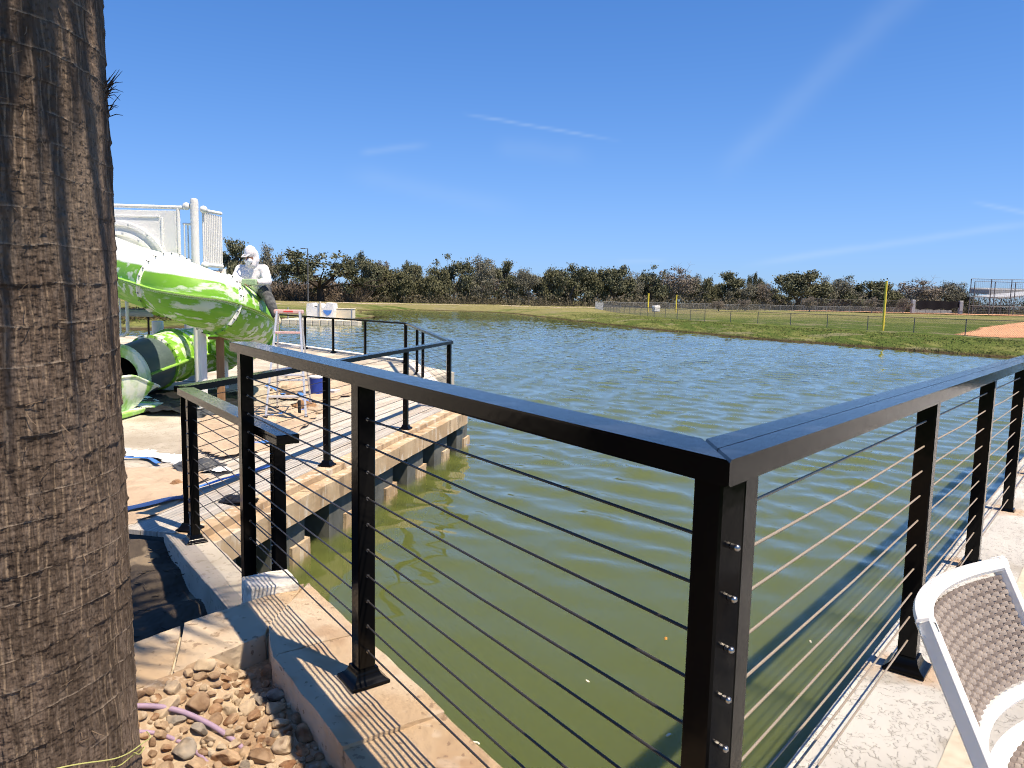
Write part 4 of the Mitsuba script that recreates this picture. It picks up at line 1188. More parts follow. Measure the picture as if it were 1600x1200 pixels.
sheet('paper_sheet', [(-4.35, 7.2), (-3.95, 5.35), (-3.1, 5.0), (-2.72, 5.55), (-2.75, 6.75), (-3.1, 7.3), (-3.6, 7.1)], 'brown masking paper spread on the plaza beside the near end of the dock railing', 'paper sheet', 'kraft_paper', .03, seed=1)
sheet('paper_sheet', [(-3.75, 8.3), (-3.0, 7.5), (-2.55, 8.4), (-2.7, 10.2), (-3.0, 11.5), (-3.9, 11.4), (-4.3, 10.0)], 'crumpled brown masking paper under the step ladder', 'paper sheet', 'kraft_paper', .055, seed=5)
sheet('paper_sheet', [(-4.9, 16), (-4.2, 12.2), (-3.0, 11.8), (-2.6, 13.5), (-3.4, 16.2)], 'brown masking paper behind the step ladder, near the far railing', 'paper sheet', 'kraft_paper', .04, step=.1, seed=8)
sheet('plastic_sheet', [(-4.6, 7.9), (-3.5, 7.35), (-2.75, 6.85), (-2.66, 7.1), (-3.4, 7.7), (-4.5, 8.15)], 'crumpled strip of clear plastic sheet beside the brown paper', 'plastic sheet', 'plastic_sheet', .045, .012, .05, 3)
sheet('tarp', [(-6.2, 11.3), (-5.9, 10.5), (-4.9, 10.2), (-3.95, 10.25), (-3.9, 11.5), (-4.6, 12.6), (-6.0, 12.8)], 'black tarp spread under the lower tube of the slide', 'tarp', 'black_plastic', .10, .01, seed=11)


def strip(pts, w, label, mat='blue_tape', name='tape_strip', cat_='tape', lift=.016, group=None):
    P = spline([[x, y, 0] for x, y in pts], 40)
    z = DZ + lift + .03 * meshkit.fbm(P * 3.0, 3, 3)
    P[:, 2] = z
    v, f, _ = sweep(P, A_([(-w / 2, 0), (0, .006), (w / 2, 0), (w / 2, -.003), (-w / 2, -.003)]))
    one(name, (v, f), mat, label, cat_, group, smooth=40)


strip([(-2.80, 6.25), (-2.62, 6.7), (-2.45, 7.2), (-2.38, 7.45)], .05, 'blue masking tape strip running off the brown paper towards the dock planks')
strip([(-3.05, 5.55), (-2.85, 5.95), (-2.7, 6.1)], .10, 'wide dark blue folded sheeting at the paper edge beside the railing post', 'blue_sheet', 'plastic_strip', 'plastic strip')
strip([(-3.70, 5.10), (-3.35, 5.25), (-3.05, 5.55)], .14, 'dark blue folded sheeting in the palm shade at the plaza edge', 'blue_sheet', 'plastic_strip', 'plastic strip')
strip([(-4.55, 7.75), (-4.1, 7.55), (-3.75, 7.52), (-3.5, 7.25)], .05, 'blue masking tape along the torn edge of the brown paper, near the slide foot')
strip([(-3.45, 8.55), (-3.2, 8.6), (-2.95, 8.4), (-2.8, 8.55)], .11, 'loose knot of blue masking tape on the paper behind the corner railing post')
strip([(-4.05, 13.6), (-3.6, 12.6), (-3.25, 11.7)], .08, 'blue masking tape strip crossing the paper behind the step ladder')
strip([(-3.5, 10.2), (-3.3, 10.7), (-3.0, 11.1)], .07, 'blue masking tape strip beside the ladder feet')
strip([(-4.6, 13.8), (-4.2, 13.2), (-3.9, 12.6)], .07, 'blue masking tape strip under the bend of the slide, left of the ladder')
bk = thing('bucket', 'blue plastic paint bucket standing on the dock behind the railing post', 'bucket')
part(bk, 'tub', tube([[-3.42, 12.9, DZ], [-3.42, 12.9, DZ + .005], [-3.42, 12.9, DZ + .30]], [.10, .105, .125], 24, cap=True), 'blue_plastic', 40)
part(bk, 'lid', tube([[-3.42, 12.9, DZ + .302], [-3.42, 12.9, DZ + .325], [-3.42, 12.9, DZ + .33]], [.132, .132, .12], 24), 'plastic_sheet', 40)
ha = [[-3.42 + .13 * math.cos(a), 12.9 - .02, DZ + .26 - .10 * math.sin(a)] for a in np.linspace(0, math.pi, 14)]
part(bk, 'handle', tube(ha, .004, 5), 'chrome', True)
tx = tube([[0, 0, 0], [0, 0, .012], [0, 0, .05]], [.14, .145, .16], 4)
one('paint_tray', xf(tx, loc=(-3.22, 13.2, DZ + .004), rz=.5), 'plastic_sheet', 'white plastic paint tray on the dock right of the blue bucket', 'tray', smooth=20)
one('knee_post', cat([tube([[-3.06, 10.6, DZ], [-3.06, 10.6, DZ + .22]], .022, 8), rbox(-3.06, 10.6, DZ + .01, .14, .1, .02)]), 'black_plastic', 'short black capped stub standing on the paper right of the ladder feet', 'stub', smooth=30)


def rag(name, x, y, r, h, label, cat_, mat, seed):
    s = trimesh.creation.icosphere(subdivisions=4)
    v = np.array(s.vertices) * A_([r, r * .7, h])
    v = v * (1 + .9 * (meshkit.fbm(s.vertices * 2.2, 4, seed)[:, None] - .5)); v[:, 2] = np.maximum(v[:, 2], -.004)
    one(name, (v + A_([x, y, DZ + .006]), s.faces), mat, label, cat_, smooth=True)


rag('dark_rag', -2.27, 6.05, .15, .05, 'small black folded rag lying on the dock planks between the railing posts', 'rag', 'black_plastic', 3)
rag('basin', -3.06, 7.15, .24, .10, 'upturned dark grey bowl on the brown paper behind the double post', 'bowl', 'grey_plastic', 14)
rag('basin', -4.25, 10.4, .26, .09, 'dark round weight at the foot of the wooden prop', 'weight', 'grey_plastic', 16)
rag('brown_bag', -3.12, 11.15, .20, .13, 'crumpled brown bag right of the step ladder', 'bag', 'raw_wood', 23)
rag('brown_bag', -2.93, 10.85, .15, .08, 'small crumpled brown paper bag beside the bigger one near the ladder', 'bag', 'kraft_paper', 29)
rag('brown_bag', -3.9, 12.9, .22, .13, 'tan sack of material under the bend of the slide', 'sack', 'kraft_paper', 31)
rag('leaf_lump', -3.0, 6.55, .07, .04, 'small brown crumpled leaf on the masking paper', 'leaf', 'raw_wood', 37)

# ------------------------------------------------------------------ wicker chair on the patio
ch = thing('patio_chair', 'white framed patio chair with a woven brown wicker back, beside the right railing', 'chair')
cu = A_([.717, .697, 0]); cf = A_([.697, -.717, 0])                 # across the back, the way it faces
L0 = A_([.770, 1.302, .780]); CW = .495
UPB = A_([0, 0, 1.0]) - cf * .49; UPB /= np.linalg.norm(UPB)       # up the reclined back
BK = -np.cross(cu, UPB); BK = BK if BK @ cf < 0 else -BK            # straight out behind
def bow(s, h=0.0, dep=.052):                                        # s 0..1 across, h metres below the top rail, bowed out behind and arched
    b = 1 - abs(2 * s - 1) ** 2.0
    return L0 + cu * CW * s - UPB * (h - .020 * b) + BK * b * dep
hs = .265
for s_ in (0, 1):
    a, b = bow(s_, -.017) , bow(s_, .40)
    part(ch, 'stile', beam(a, b, .022, .032, up=BK, bev=.005), 'chair_white')
    ft = A_([b[0], b[1], 0]) - A_([*(cf[:2] * .10), 0])
    part(ch, 'rear_leg', beam(b, A_([ft[0], ft[1], 0.0]), .028, .042, up=BK, bev=.006), 'chair_white')
S_ = np.linspace(-.02, 1.02, 28)
bar = lambda h, w_, t_: sweep(A_([bow(s, h) for s in S_]), A_([(-w_ / 2, -t_ / 2), (w_ / 2, -t_ / 2), (w_ / 2, t_ / 2), (-w_ / 2, t_ / 2)]) * 1.0, up=UPB)[:2]
def bar_(h, w_, t_, dep=.055):
    P = A_([bow(s, h, dep) for s in S_]); b = .006
    prof = A_([(-w_ / 2 + b, -t_ / 2), (w_ / 2 - b, -t_ / 2), (w_ / 2, -t_ / 2 + b), (w_ / 2, t_ / 2 - b), (w_ / 2 - b, t_ / 2), (-w_ / 2 + b, t_ / 2), (-w_ / 2, t_ / 2 - b), (-w_ / 2, -t_ / 2 + b)])
    v, f, _ = sweep(P, prof, up=UPB)
    return v, f
part(ch, 'top_rail', bar_(.0, .032, .028), 'chair_white', 30)
part(ch, 'bottom_rail', bar_(hs, .025, .026), 'chair_white', 30)
part(ch, 'seat_rail', bar_(hs + .07, .030, .030), 'chair_white', 30)


def weave(P00, across, down, wdt, hgt, bowfn, nrm, nw, nh):
    """warp strands up the panel, weft strands across passing in front and behind"""
    ms, ms2 = [], []
    for i_ in range(nh):
        h = (i_ + .5) / nh
        pts_ = []
        for j_ in range(nw * 4 + 1):
            s = j_ / (nw * 4)
            ph = math.cos(math.pi * (s * nw - .5) ) * (1 if i_ % 2 else -1)
            pts_.append(bowfn(s, h) + nrm * .0042 * ph)
        (ms if i_ % 3 else ms2).append(sweep(A_(pts_), A_([(-.0022, -.0046), (.0022, -.0046), (.0030, 0), (.0022, .0046), (-.0022, .0046), (-.0030, 0)]), up=down)[:2])
    for j_ in range(nw):
        s = (j_ + .5) / nw
        pts_ = [bowfn(s, h) - nrm * .0 for h in np.linspace(0, 1, nh + 1)]
        ms2.append(sweep(A_(pts_), A_([(-.0036, -.0018), (.0036, -.0018), (.0036, .0018), (-.0036, .0018)]), up=nrm)[:2])
    return cat(ms), cat(ms2)


wv, wv2 = weave(None, cu, UPB, CW, hs, lambda s, h: bow(.022 + .956 * s, .024 + h * (hs - .046)), -BK, 34, 27)
bkp = part(ch, 'backrest', wv, 'wicker_light', 40, label='woven brown wicker panel')
part(bkp, 'warp_strands', wv2, 'wicker_dark', 40)
sh0 = hs + .07
def seat(s, h):
    a = bow(s, sh0); return a + A_([cf[0], cf[1], 0]) * (h * .46) + A_([0, 0, .012 * h - .03 * math.sin(math.pi * h) * math.sin(math.pi * s)]) - BK * 0
wv, wv2 = weave(None, cu, A_([cf[0], cf[1], 0]), CW, .46, lambda s, h: seat(.022 + .956 * s, .03 + h * .94), A_([0, 0, 1.0]), 34, 44)
stp = part(ch, 'seat', wv, 'wicker_light', 40)
part(stp, 'warp_strands', wv2, 'wicker_dark', 40)
for s_ in (0, 1):
    a, b = seat(s_, 0), seat(s_, 1)
    part(ch, 'seat_side_rail', beam(a, b, .028, .036), 'chair_white')
    part(ch, 'front_leg', beam(b + [0, 0, .015], [b[0] + cf[0] * .02, b[1] + cf[1] * .02, 0], .028, .036, up=cf), 'chair_white')
part(ch, 'front_rail', beam(seat(0, 1), seat(1, 1), .028, .036), 'chair_white')

# ------------------------------------------------------------------ little things afloat
FL = [(-.66, 4.14), (.5, 4.3), (.88, 3.75), (-.2, 3.62), (.25, 3.2), (-1.05, 4.9), (1.1, 4.9), (.45, 2.75), (2.1, 4.9), (1.75, 4.2)]
for i_, (x, y) in enumerate(FL):
    s = trimesh.creation.icosphere(subdivisions=2)
    v = s.vertices * A_([.011, .007, .003]) * rng.uniform(.6, 1.5)
    v[:, 2] += .004 * np.sin(v[:, 0] * 120)
    orange = i_ % 3 == 0
    one('floating_leaf', xf((v, s.faces), loc=(x, y, -.945), rz=rng.uniform(0, 6)), 'leaf_orange' if orange else 'leaf_pale',
        'tiny orange leaf floating on the green water' if orange else 'tiny pale petal floating on the green water', 'leaf', 'orange leaves afloat' if orange else 'pale petals afloat', smooth=True)
aa = np.linspace(.3, 4.2, 16)
one('feather', tube(np.c_[-.16 + .030 * np.cos(aa), 3.62 - 0.0 + .024 * np.sin(aa), np.full(16, -.944)], .006, 6), 'leaf_pale', 'white curled feather floating on the water below the nearest railing', 'feather', smooth=True)
# ------------------------------------------------------------------ trees
def tree_mesh(seed, kind):
    """trunk with limbs, and leaves, in a unit box: height 1, half width 1; returns (trunk, leaves, colours)"""
    r = np.random.default_rng(seed)
    segs, tips = [], []
    par = {'oak': dict(h0=.22, n=8, el=(8, 70), L=.46, lev=3, leaf=60, cr=.12, col=(.075, .086, .045), col2=(.225, .225, .15)),
           'spread': dict(h0=.27, n=8, el=(4, 58), L=.50, lev=3, leaf=46, cr=.105, col=(.060, .070, .035), col2=(.20, .205, .135)),
           'olive': dict(h0=.10, n=9, el=(-5, 75), L=.42, lev=3, leaf=60, cr=.13, col=(.078, .083, .04), col2=(.21, .205, .125)),
           'grey': dict(h0=.24, n=8, el=(15, 76), L=.46, lev=3, leaf=26, cr=.10, col=(.13, .13, .095), col2=(.25, .245, .19)),
           'bare': dict(h0=.22, n=8, el=(25, 80), L=.44, lev=4, leaf=5, cr=.07, col=(.18, .16, .13), col2=(.28, .245, .205))}[kind]
    R0 = .046 if kind == 'spread' else .028
    def grow(p, d, L, rad, lev):
        n = 4; pts = [p]
        for i in range(n):
            d = d + r.normal(size=3) * .16 + A_([0, 0, .05 if lev > 1 else .08]); d /= np.linalg.norm(d)
            pts.append(pts[-1] + d * L / n)
        segs.append((pts, rad, rad * .55, 6 if lev >= 3 else 4 if lev == 2 else 3))
        if lev <= 1:
            tips.append(pts[-1]); tips.append(pts[-2]); return
        if lev == 2 and kind != 'bare': tips.append(pts[-1])
        for q in range(int(r.integers(3, 5))):
            b = pts[int(r.integers(2, n + 1))]
            nd = d + r.normal(size=3) * .62; nd /= np.linalg.norm(nd)
            grow(b, nd, L * r.uniform(.45, .68), rad * .5, lev - 1)
    lean = r.normal(size=2) * .05
    top = A_([lean[0], lean[1], par['h0']])
    segs.append(([A_([0, 0, -.02]), top * .5 + A_([0, 0, 0]), top], R0 * 1.25, R0 * .9, 8))
    for k in range(par['n']):
        az = k * 2.399 + r.uniform(-.3, .3); el = math.radians(r.uniform(*par['el']))
        d = A_([math.cos(az) * math.cos(el), math.sin(az) * math.cos(el), math.sin(el)])
        grow(top * r.uniform(.8, 1.0), d, par['L'] * r.uniform(.75, 1.1), R0 * .62, par['lev'])
    T_ = A_(tips)
    ctr = A_([0, 0, .52]); rel = T_ - ctr; el_ = np.linalg.norm(rel / A_([.55, .55, .46]), axis=1)     # pull stray tips into a dome
    T_ = ctr + rel * np.where(el_ > 1, (1 + .12 * np.log(np.maximum(el_, 1))) / np.maximum(el_, 1e-6), 1)[:, None]
    zmax = np.quantile(T_[:, 2], .985) + par['cr'] * .55; hw = np.quantile(np.abs(T_[:, :2]), .97) + par['cr'] * .5
    tr_ = cat([tube(p, np.linspace(a, b, len(p)), s, cap=False) for p, a, b, s in segs])
    n = len(T_) * par['leaf']
    c = np.repeat(T_, par['leaf'], 0)
    clump = np.repeat(r.uniform(0, 1, len(T_)), par['leaf'])
    c = c + r.normal(size=(n, 3)) * par['cr'] * .55 * A_([1, 1, .62])
    if kind in ('oak', 'olive', 'spread'):
        hole = meshkit.noise(c * 5.5 + seed, seed)                         # gaps in the crown
        kp = hole > {'oak': .40, 'olive': .34, 'spread': .50}[kind]; c, clump = c[kp], clump[kp]; n = len(c)
    c[:, 2] = np.maximum(c[:, 2], .03)
    sz = r.uniform(.013, .030, n) * (1.0 if kind in ('oak', 'olive', 'spread') else .8)
    a = r.normal(size=(n, 3)); a /= np.linalg.norm(a, axis=1, keepdims=True)
    b = np.cross(a, r.normal(size=(n, 3))); b /= np.linalg.norm(b, axis=1, keepdims=True)
    v = np.stack([c - a * sz[:, None], c + b * sz[:, None] * .7, c + a * sz[:, None], c - b * sz[:, None] * .7], 1).reshape(-1, 3)
    f = np.arange(n)[:, None] * 4 + A_([[0, 1, 2, 3]])
    f = np.vstack([f[:, [0, 1, 2]], f[:, [0, 2, 3]]])
    mixv = np.clip(.55 * r.uniform(0, 1, n) + .45 * clump, 0, 1)[:, None]
    col = A_(par['col']) * (1 - mixv) + A_(par['col2']) * mixv
    col = np.repeat(col * r.uniform(.8, 1.2, (n, 1)), 4, 0)
    S = A_([1 / hw, 1 / hw, 1 / zmax])
    return (tr_[0] * S, tr_[1]), (v * S, f), col


PROTO = {}
for kind, seeds in (('spread', (51,)), ('oak', (11, 12, 13, 14)), ('olive', (21, 22, 23)), ('grey', (31, 32, 33)), ('bare', (41, 42))):
    for s in seeds:
        a, b, c = tree_mesh(s, kind)
        bk_ = 'tree_bark_dark' if kind == 'spread' else 'tree_bark' if kind in ('oak', 'olive') else 'tree_bark_pale'
        PROTO.setdefault(kind, []).append((mikit.ply(a, bk_, 40), mikit.ply(b, 'leaf_tint', False, color=c)))
KN = {'spread': ('spreading oak', 'oak_tree'), 'oak': ('evergreen oak', 'oak_tree'), 'olive': ('olive green bushy tree', 'bushy_tree'), 'grey': ('grey green half bare tree', 'thin_tree'), 'bare': ('bare twiggy tree', 'bare_tree')}
PXM = lambda px, y: (px - 800) / 1160 * y
treen = {}


def tree(px, top, halfw, y, kind, label, group=None, base=None, spin=None):
    x = (px - 800) / 1160.0 * y
    z = float(ground_z(x, y))
    hor = 467.8 + .0211 * (px - 800)
    h = 1.36 - (top - hor) / 1160.0 * y - z
    hw = halfw / 1160.0 * y
    i = treen.get(kind, 0); treen[kind] = i + 1
    a, b = PROTO[kind][i % len(PROTO[kind])]
    k = thing(KN[kind][1], label, 'tree', group)
    M = T().translate([x, y, z - .05]).rotate([0, 0, 1], spin if spin is not None else rng.uniform(0, 360)).scale([hw, hw, h])
    reuse(k, 'trunk', a, M=M); reuse(k, 'crown', b, M=M)


TL = [(366, 378, 34, 150, 'oak', 'dark dense oak right behind the barred guard rail of the white platform'),
      (417, 386, 28, 165, 'grey', 'half bare grey tree just right of the worker, against the sky'),
      (500, 393, 62, 165, 'spread', 'big spreading evergreen oak behind the lamp post, its dark trunk in view'),
      (562, 397, 30, 172, 'oak', 'tall dark oak joining the big spreading oak on its right'),
      (588, 418, 30, 178, 'olive', 'low olive green bushy tree right of the two leading oaks'),
      (594, 409, 16, 192, 'bare', 'pale bare twigs showing above the bushes right of the big oaks'),
      (618, 422, 26, 176, 'olive', 'rounded olive bush tree left of the tall narrow dark one'),
      (643, 409, 21, 180, 'oak', 'tall narrow dark tree in the left half of the far treeline'),
      (676, 420, 26, 178, 'olive', 'bushy olive tree between the tall narrow tree and the pale topped one'),
      (705, 407, 30, 182, 'oak', 'full oak with a paler crown left of the tall grey tree'),
      (752, 403, 31, 184, 'grey', 'tall grey half bare tree, the highest of the middle treeline'),
      (791, 410, 24, 186, 'oak', 'dark oak right beside the tall grey tree'),
      (824, 421, 24, 186, 'grey', 'grey thin tree right of the picture middle, before a darker one'),
      (852, 420, 22, 188, 'olive', 'olive tree left of the broad dark oaks in the middle of the treeline'),
      (889, 415, 36, 190, 'oak', 'broad dark oak above the corner of the outfield fence'),
      (922, 422, 22, 194, 'olive', 'olive tree wedged between two broad dark oaks'),
      (950, 416, 34, 196, 'oak', 'broad mixed green oak left of the two far yellow poles'),
      (984, 426, 22, 200, 'grey', 'grey thin tree just left of the first far yellow pole'),
      (1015, 424, 26, 204, 'oak', 'dark oak right above the first far yellow pole'),
      (1050, 419, 30, 204, 'bare', 'wide bare brown tree above the two far yellow poles'),
      (1078, 430, 20, 206, 'grey', 'thin grey tree right of the wide bare brown one'),
      (1097, 436, 18, 205, 'olive', 'small olive tree before the dark domed oak'),
      (1128, 427, 34, 208, 'oak', 'dark domed oak on the right of the middle, with a smooth top'),
      (1173, 428, 13, 212, 'oak', 'small dark dome of a far oak, alone above its neighbours'),
      (1158, 444, 24, 205, 'grey', 'grey thin tree below the small dark dome'),
      (1190, 443, 20, 205, 'bare', 'bare tree left of the oak with the dark trunk on the right'),
      (1236, 424, 46, 205, 'oak', 'wide oak with lichen grey limbs, left of the tall yellow pole'),
      (1281, 434, 22, 208, 'grey', 'grey thin tree hugging the right side of the wide oak'),
      (1306, 436, 26, 212, 'grey', 'grey thin tree behind the outfield, halfway to the tall yellow pole'),
      (1338, 438, 36, 212, 'oak', 'dark oak just left of the tall yellow pole'),
      (1376, 443, 24, 214, 'olive', 'brownish olive tree directly behind the tall yellow pole'),
      (1426, 438, 34, 216, 'bare', 'tall bare pale limbed tree above the black dugout screen'),
      (1462, 441, 24, 218, 'grey', 'grey half bare tree above the right end of the dugout screen'),
      (1492, 443, 24, 216, 'grey', 'grey leaning tree beside the tall backstop')]
for row in TL: tree(*row)
SECOND = ((575, 426, 30, 210, 'grey'), (610, 430, 30, 215, 'grey'), (655, 428, 30, 214, 'olive'), (690, 420, 32, 215, 'grey'), (735, 424, 30, 216, 'olive'), (775, 420, 32, 218, 'bare'),
                             (815, 424, 30, 220, 'grey'), (845, 426, 30, 222, 'bare'), (875, 428, 30, 222, 'olive'), (915, 426, 30, 225, 'grey'), (962, 431, 30, 228, 'oak'), (1000, 434, 30, 230, 'olive'), (1040, 436, 34, 232, 'oak'),
                             (1085, 436, 30, 234, 'grey'), (1110, 441, 30, 236, 'oak'), (1150, 446, 30, 236, 'oak'), (1200, 447, 30, 238, 'olive'), (1270, 445, 30, 238, 'oak'), (1315, 445, 30, 240, 'grey'), (1365, 451, 34, 240, 'oak'), (1410, 452, 34, 242, 'grey'), (1450, 452, 34, 244, 'grey'), (1485, 458, 30, 244, 'oak'))
for px, top, hw, y, kind in SECOND:
    top += 5
    near_ = min(TL, key=lambda q: abs(q[0] - px))
    tree(px, top, hw, y, kind, {'oak': 'dark', 'olive': 'olive', 'grey': 'grey', 'bare': 'bare'}[kind] + ' second row crown ' + ('left of' if px < near_[0] else 'behind') + ' the ' + ' '.join(near_[5].split()[:7]).rstrip(','))
for px, top, y, lb in ((1119, 470, 150, 'below the dark domed oak'), (1259, 463, 165, 'below the wide lichen grey oak'), (1404, 466, 172, 'left of the dugout pillar'), (1356, 464, 170, 'just left of the tall yellow pole'), (1160, 468, 155, 'below the small dark dome')):
    tree(px, top, 12, y, 'bare', 'small young bare tree standing on the field ' + lb)

# brush and undergrowth: uncounted
def brush(n, area, hmin, hmax, col, col2, seed, label, name, twig=.6):
    r = np.random.default_rng(seed)
    vs, fs, cs = [], [], []
    x = r.uniform(area[0], area[1], n); y = r.uniform(area[2], area[3], n)
    z = ground_z(x, y)
    for i in range(n):
        h = r.uniform(hmin, hmax); m = 26
        d = r.normal(size=(m, 3)) * A_([.40, .40, 0]); d[:, 2] = r.uniform(.15, 1.0, m)
        b0 = A_([x[i], y[i], z[i] - .1]) + r.normal(size=(m, 3)) * A_([.5, .5, 0])
        t_ = b0 + d * h
        s = np.cross(d, r.normal(size=(m, 3))); s /= np.linalg.norm(s, axis=1, keepdims=True)
        wd = r.uniform(.02, .06, (m, 1))
        lf = r.uniform(0, 1, m) > twig
        mid = (b0 + t_) / 2
        v = np.where(lf[:, None, None], np.stack([t_ - s * wd * 5, t_ - d * .12 * h, t_ + s * wd * 5, t_ + d * .1 * h], 1), np.stack([b0 - s * wd, b0 + s * wd, t_ + s * wd * .5, t_ - s * wd * .5], 1))
        vs.append(v.reshape(-1, 3))
        cm = r.uniform(0, 1, (m, 1)); cc = A_(col) * (1 - cm) + A_(col2) * cm
        cs.append(np.repeat(cc, 4, 0))
    v = np.vstack(vs); k = len(v) // 4
    f = np.arange(k)[:, None] * 4 + A_([[0, 1, 2, 3]]); f = np.vstack([f[:, [0, 1, 2]], f[:, [0, 2, 3]]])
    structure(name, (v, f), 'leaf_tint', kind='stuff', label=label, color=np.vstack(cs))


brush(900, (-62, -34, 168, 200), 2.0, 5.2, (.15, .12, .09), (.26, .215, .17), 1, 'brown leafless brush along the far shore left of the big oak', 'brush', .85)
brush(600, (-36, 60, 168, 206), .6, 3.2, (.06, .058, .035), (.19, .165, .12), 2, 'tangled undergrowth below the far treeline', 'undergrowth', .5)
brush(800, (60, 150, 205, 245), .6, 3.4, (.07, .065, .045), (.20, .175, .135), 3, 'tangled undergrowth below the right part of the far treeline', 'undergrowth', .6)
brush(700, (-140, -62, 150, 190), 2.0, 6.0, (.07, .06, .035), (.17, .14, .10), 4, 'brown brush on the far shore behind the slide', 'brush', .6)
brush(500, (-46, -25, 44, 60), .2, .8, (.075, .06, .03), (.15, .13, .06), 6, 'low dry weeds on the bank behind the slide', 'weeds', .5)
brush(1400, (-400, 500, 330, 420), 5, 11, (.04, .045, .03), (.12, .11, .085), 7, 'far-off wood along the horizon', 'far_wood', .35)

# grass tufts along the right bank
r = np.random.default_rng(3)
bx_, by_ = [], []
while len(bx_) < 9000:
    y = 30 + 70 * r.uniform() ** 1.7; x = r.uniform(-4, 45)
    dd = POND.exterior.distance(shapely.Point(x, y))
    if not POND.contains(shapely.Point(x, y)) and dd < 9 and x > 2:
        bx_.append(x); by_.append(y)
bx_, by_ = A_(bx_), A_(by_); bz_ = ground_z(bx_, by_)
ok = bz_ > -.93; bx_, by_, bz_ = bx_[ok], by_[ok], bz_[ok]
n = len(bx_); m = 3
c = np.repeat(np.c_[bx_, by_, bz_ - .02], m, 0) + r.normal(size=(n * m, 3)) * A_([.07, .07, 0])
hh = r.uniform(.03, .10, n * m) * np.repeat(.5 + 1.0 * meshkit.fbm(np.c_[bx_ * .4, by_ * .4, bx_ * 0], 3, 2), m)
d = r.normal(size=(n * m, 3)) * A_([.35, .35, 0]) + A_([0, 0, 1.0])
az = r.uniform(0, np.pi, n * m); s = np.c_[np.cos(az), np.sin(az), np.zeros(n * m)] * .035
v = np.stack([c - s, c + s, c + d * hh[:, None]], 1).reshape(-1, 3)
cm = r.uniform(0, 1, (n * m, 1)) * .6 + .4 * np.repeat(meshkit.noise(np.c_[bx_ * .5, by_ * .5, bx_ * 0], 7), m)[:, None]
col = np.repeat(A_([.095, .125, .026]) * (1 - cm) + A_([.21, .205, .07]) * cm, 3, 0)
structure('grass', (v, np.arange(len(v)).reshape(-1, 3)), 'grass_blade', kind='stuff', label='rough grass tufts on the right bank of the pond', color=col)

# ------------------------------------------------------------------ ball field
structure('infield_ground', drape(Polygon([(29.0, 47.0), (29.7, 50.6), (34, 56), (45, 72), (71.7, 105), (92, 128), (120, 150), (150, 120), (90, 40), (45, 40)]), .03, .8), 'clay')
structure('warning_track_ground', drape(Polygon([(66, 176), (67, 186), (150, 196), (160, 165), (120, 150), (108, 158), (90, 168)]), .14, 1.0), 'clay')
structure('gravel_path', drape(Polygon([(-62, 118), (-40, 116), (-38, 126), (-62, 130)]), .05, .8), 'gravel_path')
structure('gravel_path', drape(Polygon([(-42, 142), (-10, 150), (30, 156), (30, 158), (-10, 152.5), (-42, 145)]), .05, .5), 'gravel_path')


def chain_fence(label, pts, h, spacing, mat, wire=.12, wr=.006, pr=.035, mesh=True, cat_='fence', toprail=True, group=None, name='chain_link_fence'):
    k = thing(name, label, cat_, group)
    P = [A_(q, float) for q in pts]
    wires = []
    for a, b in zip(P[:-1], P[1:]):
        L = np.linalg.norm(b - a); n = max(1, int(round(L / spacing)))
        for i in range(n + (b is P[-1])):
            q = a + (b - a) * i / n; z = float(ground_z(*q))
            part(k, 'post', tube([[*q, z - .1], [*q, z + h + .03]], pr, 6), mat, True)
        nn = max(1, int(L / 6))
        for i in range(nn):
            q0, q1 = a + (b - a) * i / nn, a + (b - a) * (i + 1) / nn
            z0, z1 = float(ground_z(*q0)), float(ground_z(*q1))
            if toprail: part(k, 'top_rail', tube([[*q0, z0 + h], [*q1, z1 + h]], pr * .7, 5), mat, True)
            if mesh:
                l = L / nn; cnt = int(l / wire)
                for j in range(-int(h / wire), cnt):
                    for sg in (0, 1):
                        s0, s1, e0, e1 = j * wire, j * wire + h, 0.0, h
                        if s0 < 0: e0 = -s0; s0 = 0
                        if s1 > l: e1 = h - (s1 - l); s1 = l
                        if s1 <= s0: continue
                        if sg: e0, e1 = h - e0, h - e1
                        A0 = np.r_[q0 + (q1 - q0) * s0 / l, z0 + (z1 - z0) * s0 / l + e0]; A1 = np.r_[q0 + (q1 - q0) * s1 / l, z0 + (z1 - z0) * s1 / l + e1]
                        wires.append((A0, A1))
    if wires:
        W0, W1 = A_([q[0] for q in wires]), A_([q[1] for q in wires])
        t = W1 - W0; t /= np.linalg.norm(t, axis=1, keepdims=True)
        s = np.cross(t, [0, 0, 1.0]); s /= np.linalg.norm(s, axis=1, keepdims=True); u = np.cross(s, t)
        vs = []
        for W in (W0, W1):
            for an in (0, 2.094, 4.189): vs.append(W + (s * math.cos(an) + u * math.sin(an)) * wr)
        v = np.stack(vs, 1).reshape(-1, 3); o = np.arange(len(W0))[:, None] * 6
        f = np.vstack([o + A_([[a, b, b + 3]]) for a, b in ((0, 1), (1, 2), (2, 0))] + [o + A_([[a, b + 3, a + 3]]) for a, b in ((0, 1), (1, 2), (2, 0))])
        part(k, 'wire_mesh', (v, f), mat, stuff=True)
    return k


chain_fence('low dark chain link fence along the near side of the ball field', [(42, 36), (31.9, 46.4), (29.94, 49.3), (28.4, 52.8), (25.65, 60.9), (22.46, 68.5), (18.74, 73), (16.6, 88), (15.3, 108), (15.4, 128)], 1.05, 3.6, 'fence_steel', .13, .0045, .03)
chain_fence('pale chain link fence running away along the far side of the outfield', [(15.4, 128.2), (16.4, 150), (60, 168), (92, 176)], 1.3, 3.0, 'galvanised', .2, .008, .03)
chain_fence('tall dark chain link fence behind the far base line', [(70, 182), (93, 180)], 3.0, 4, 'fence_steel', .3, .010, .04)


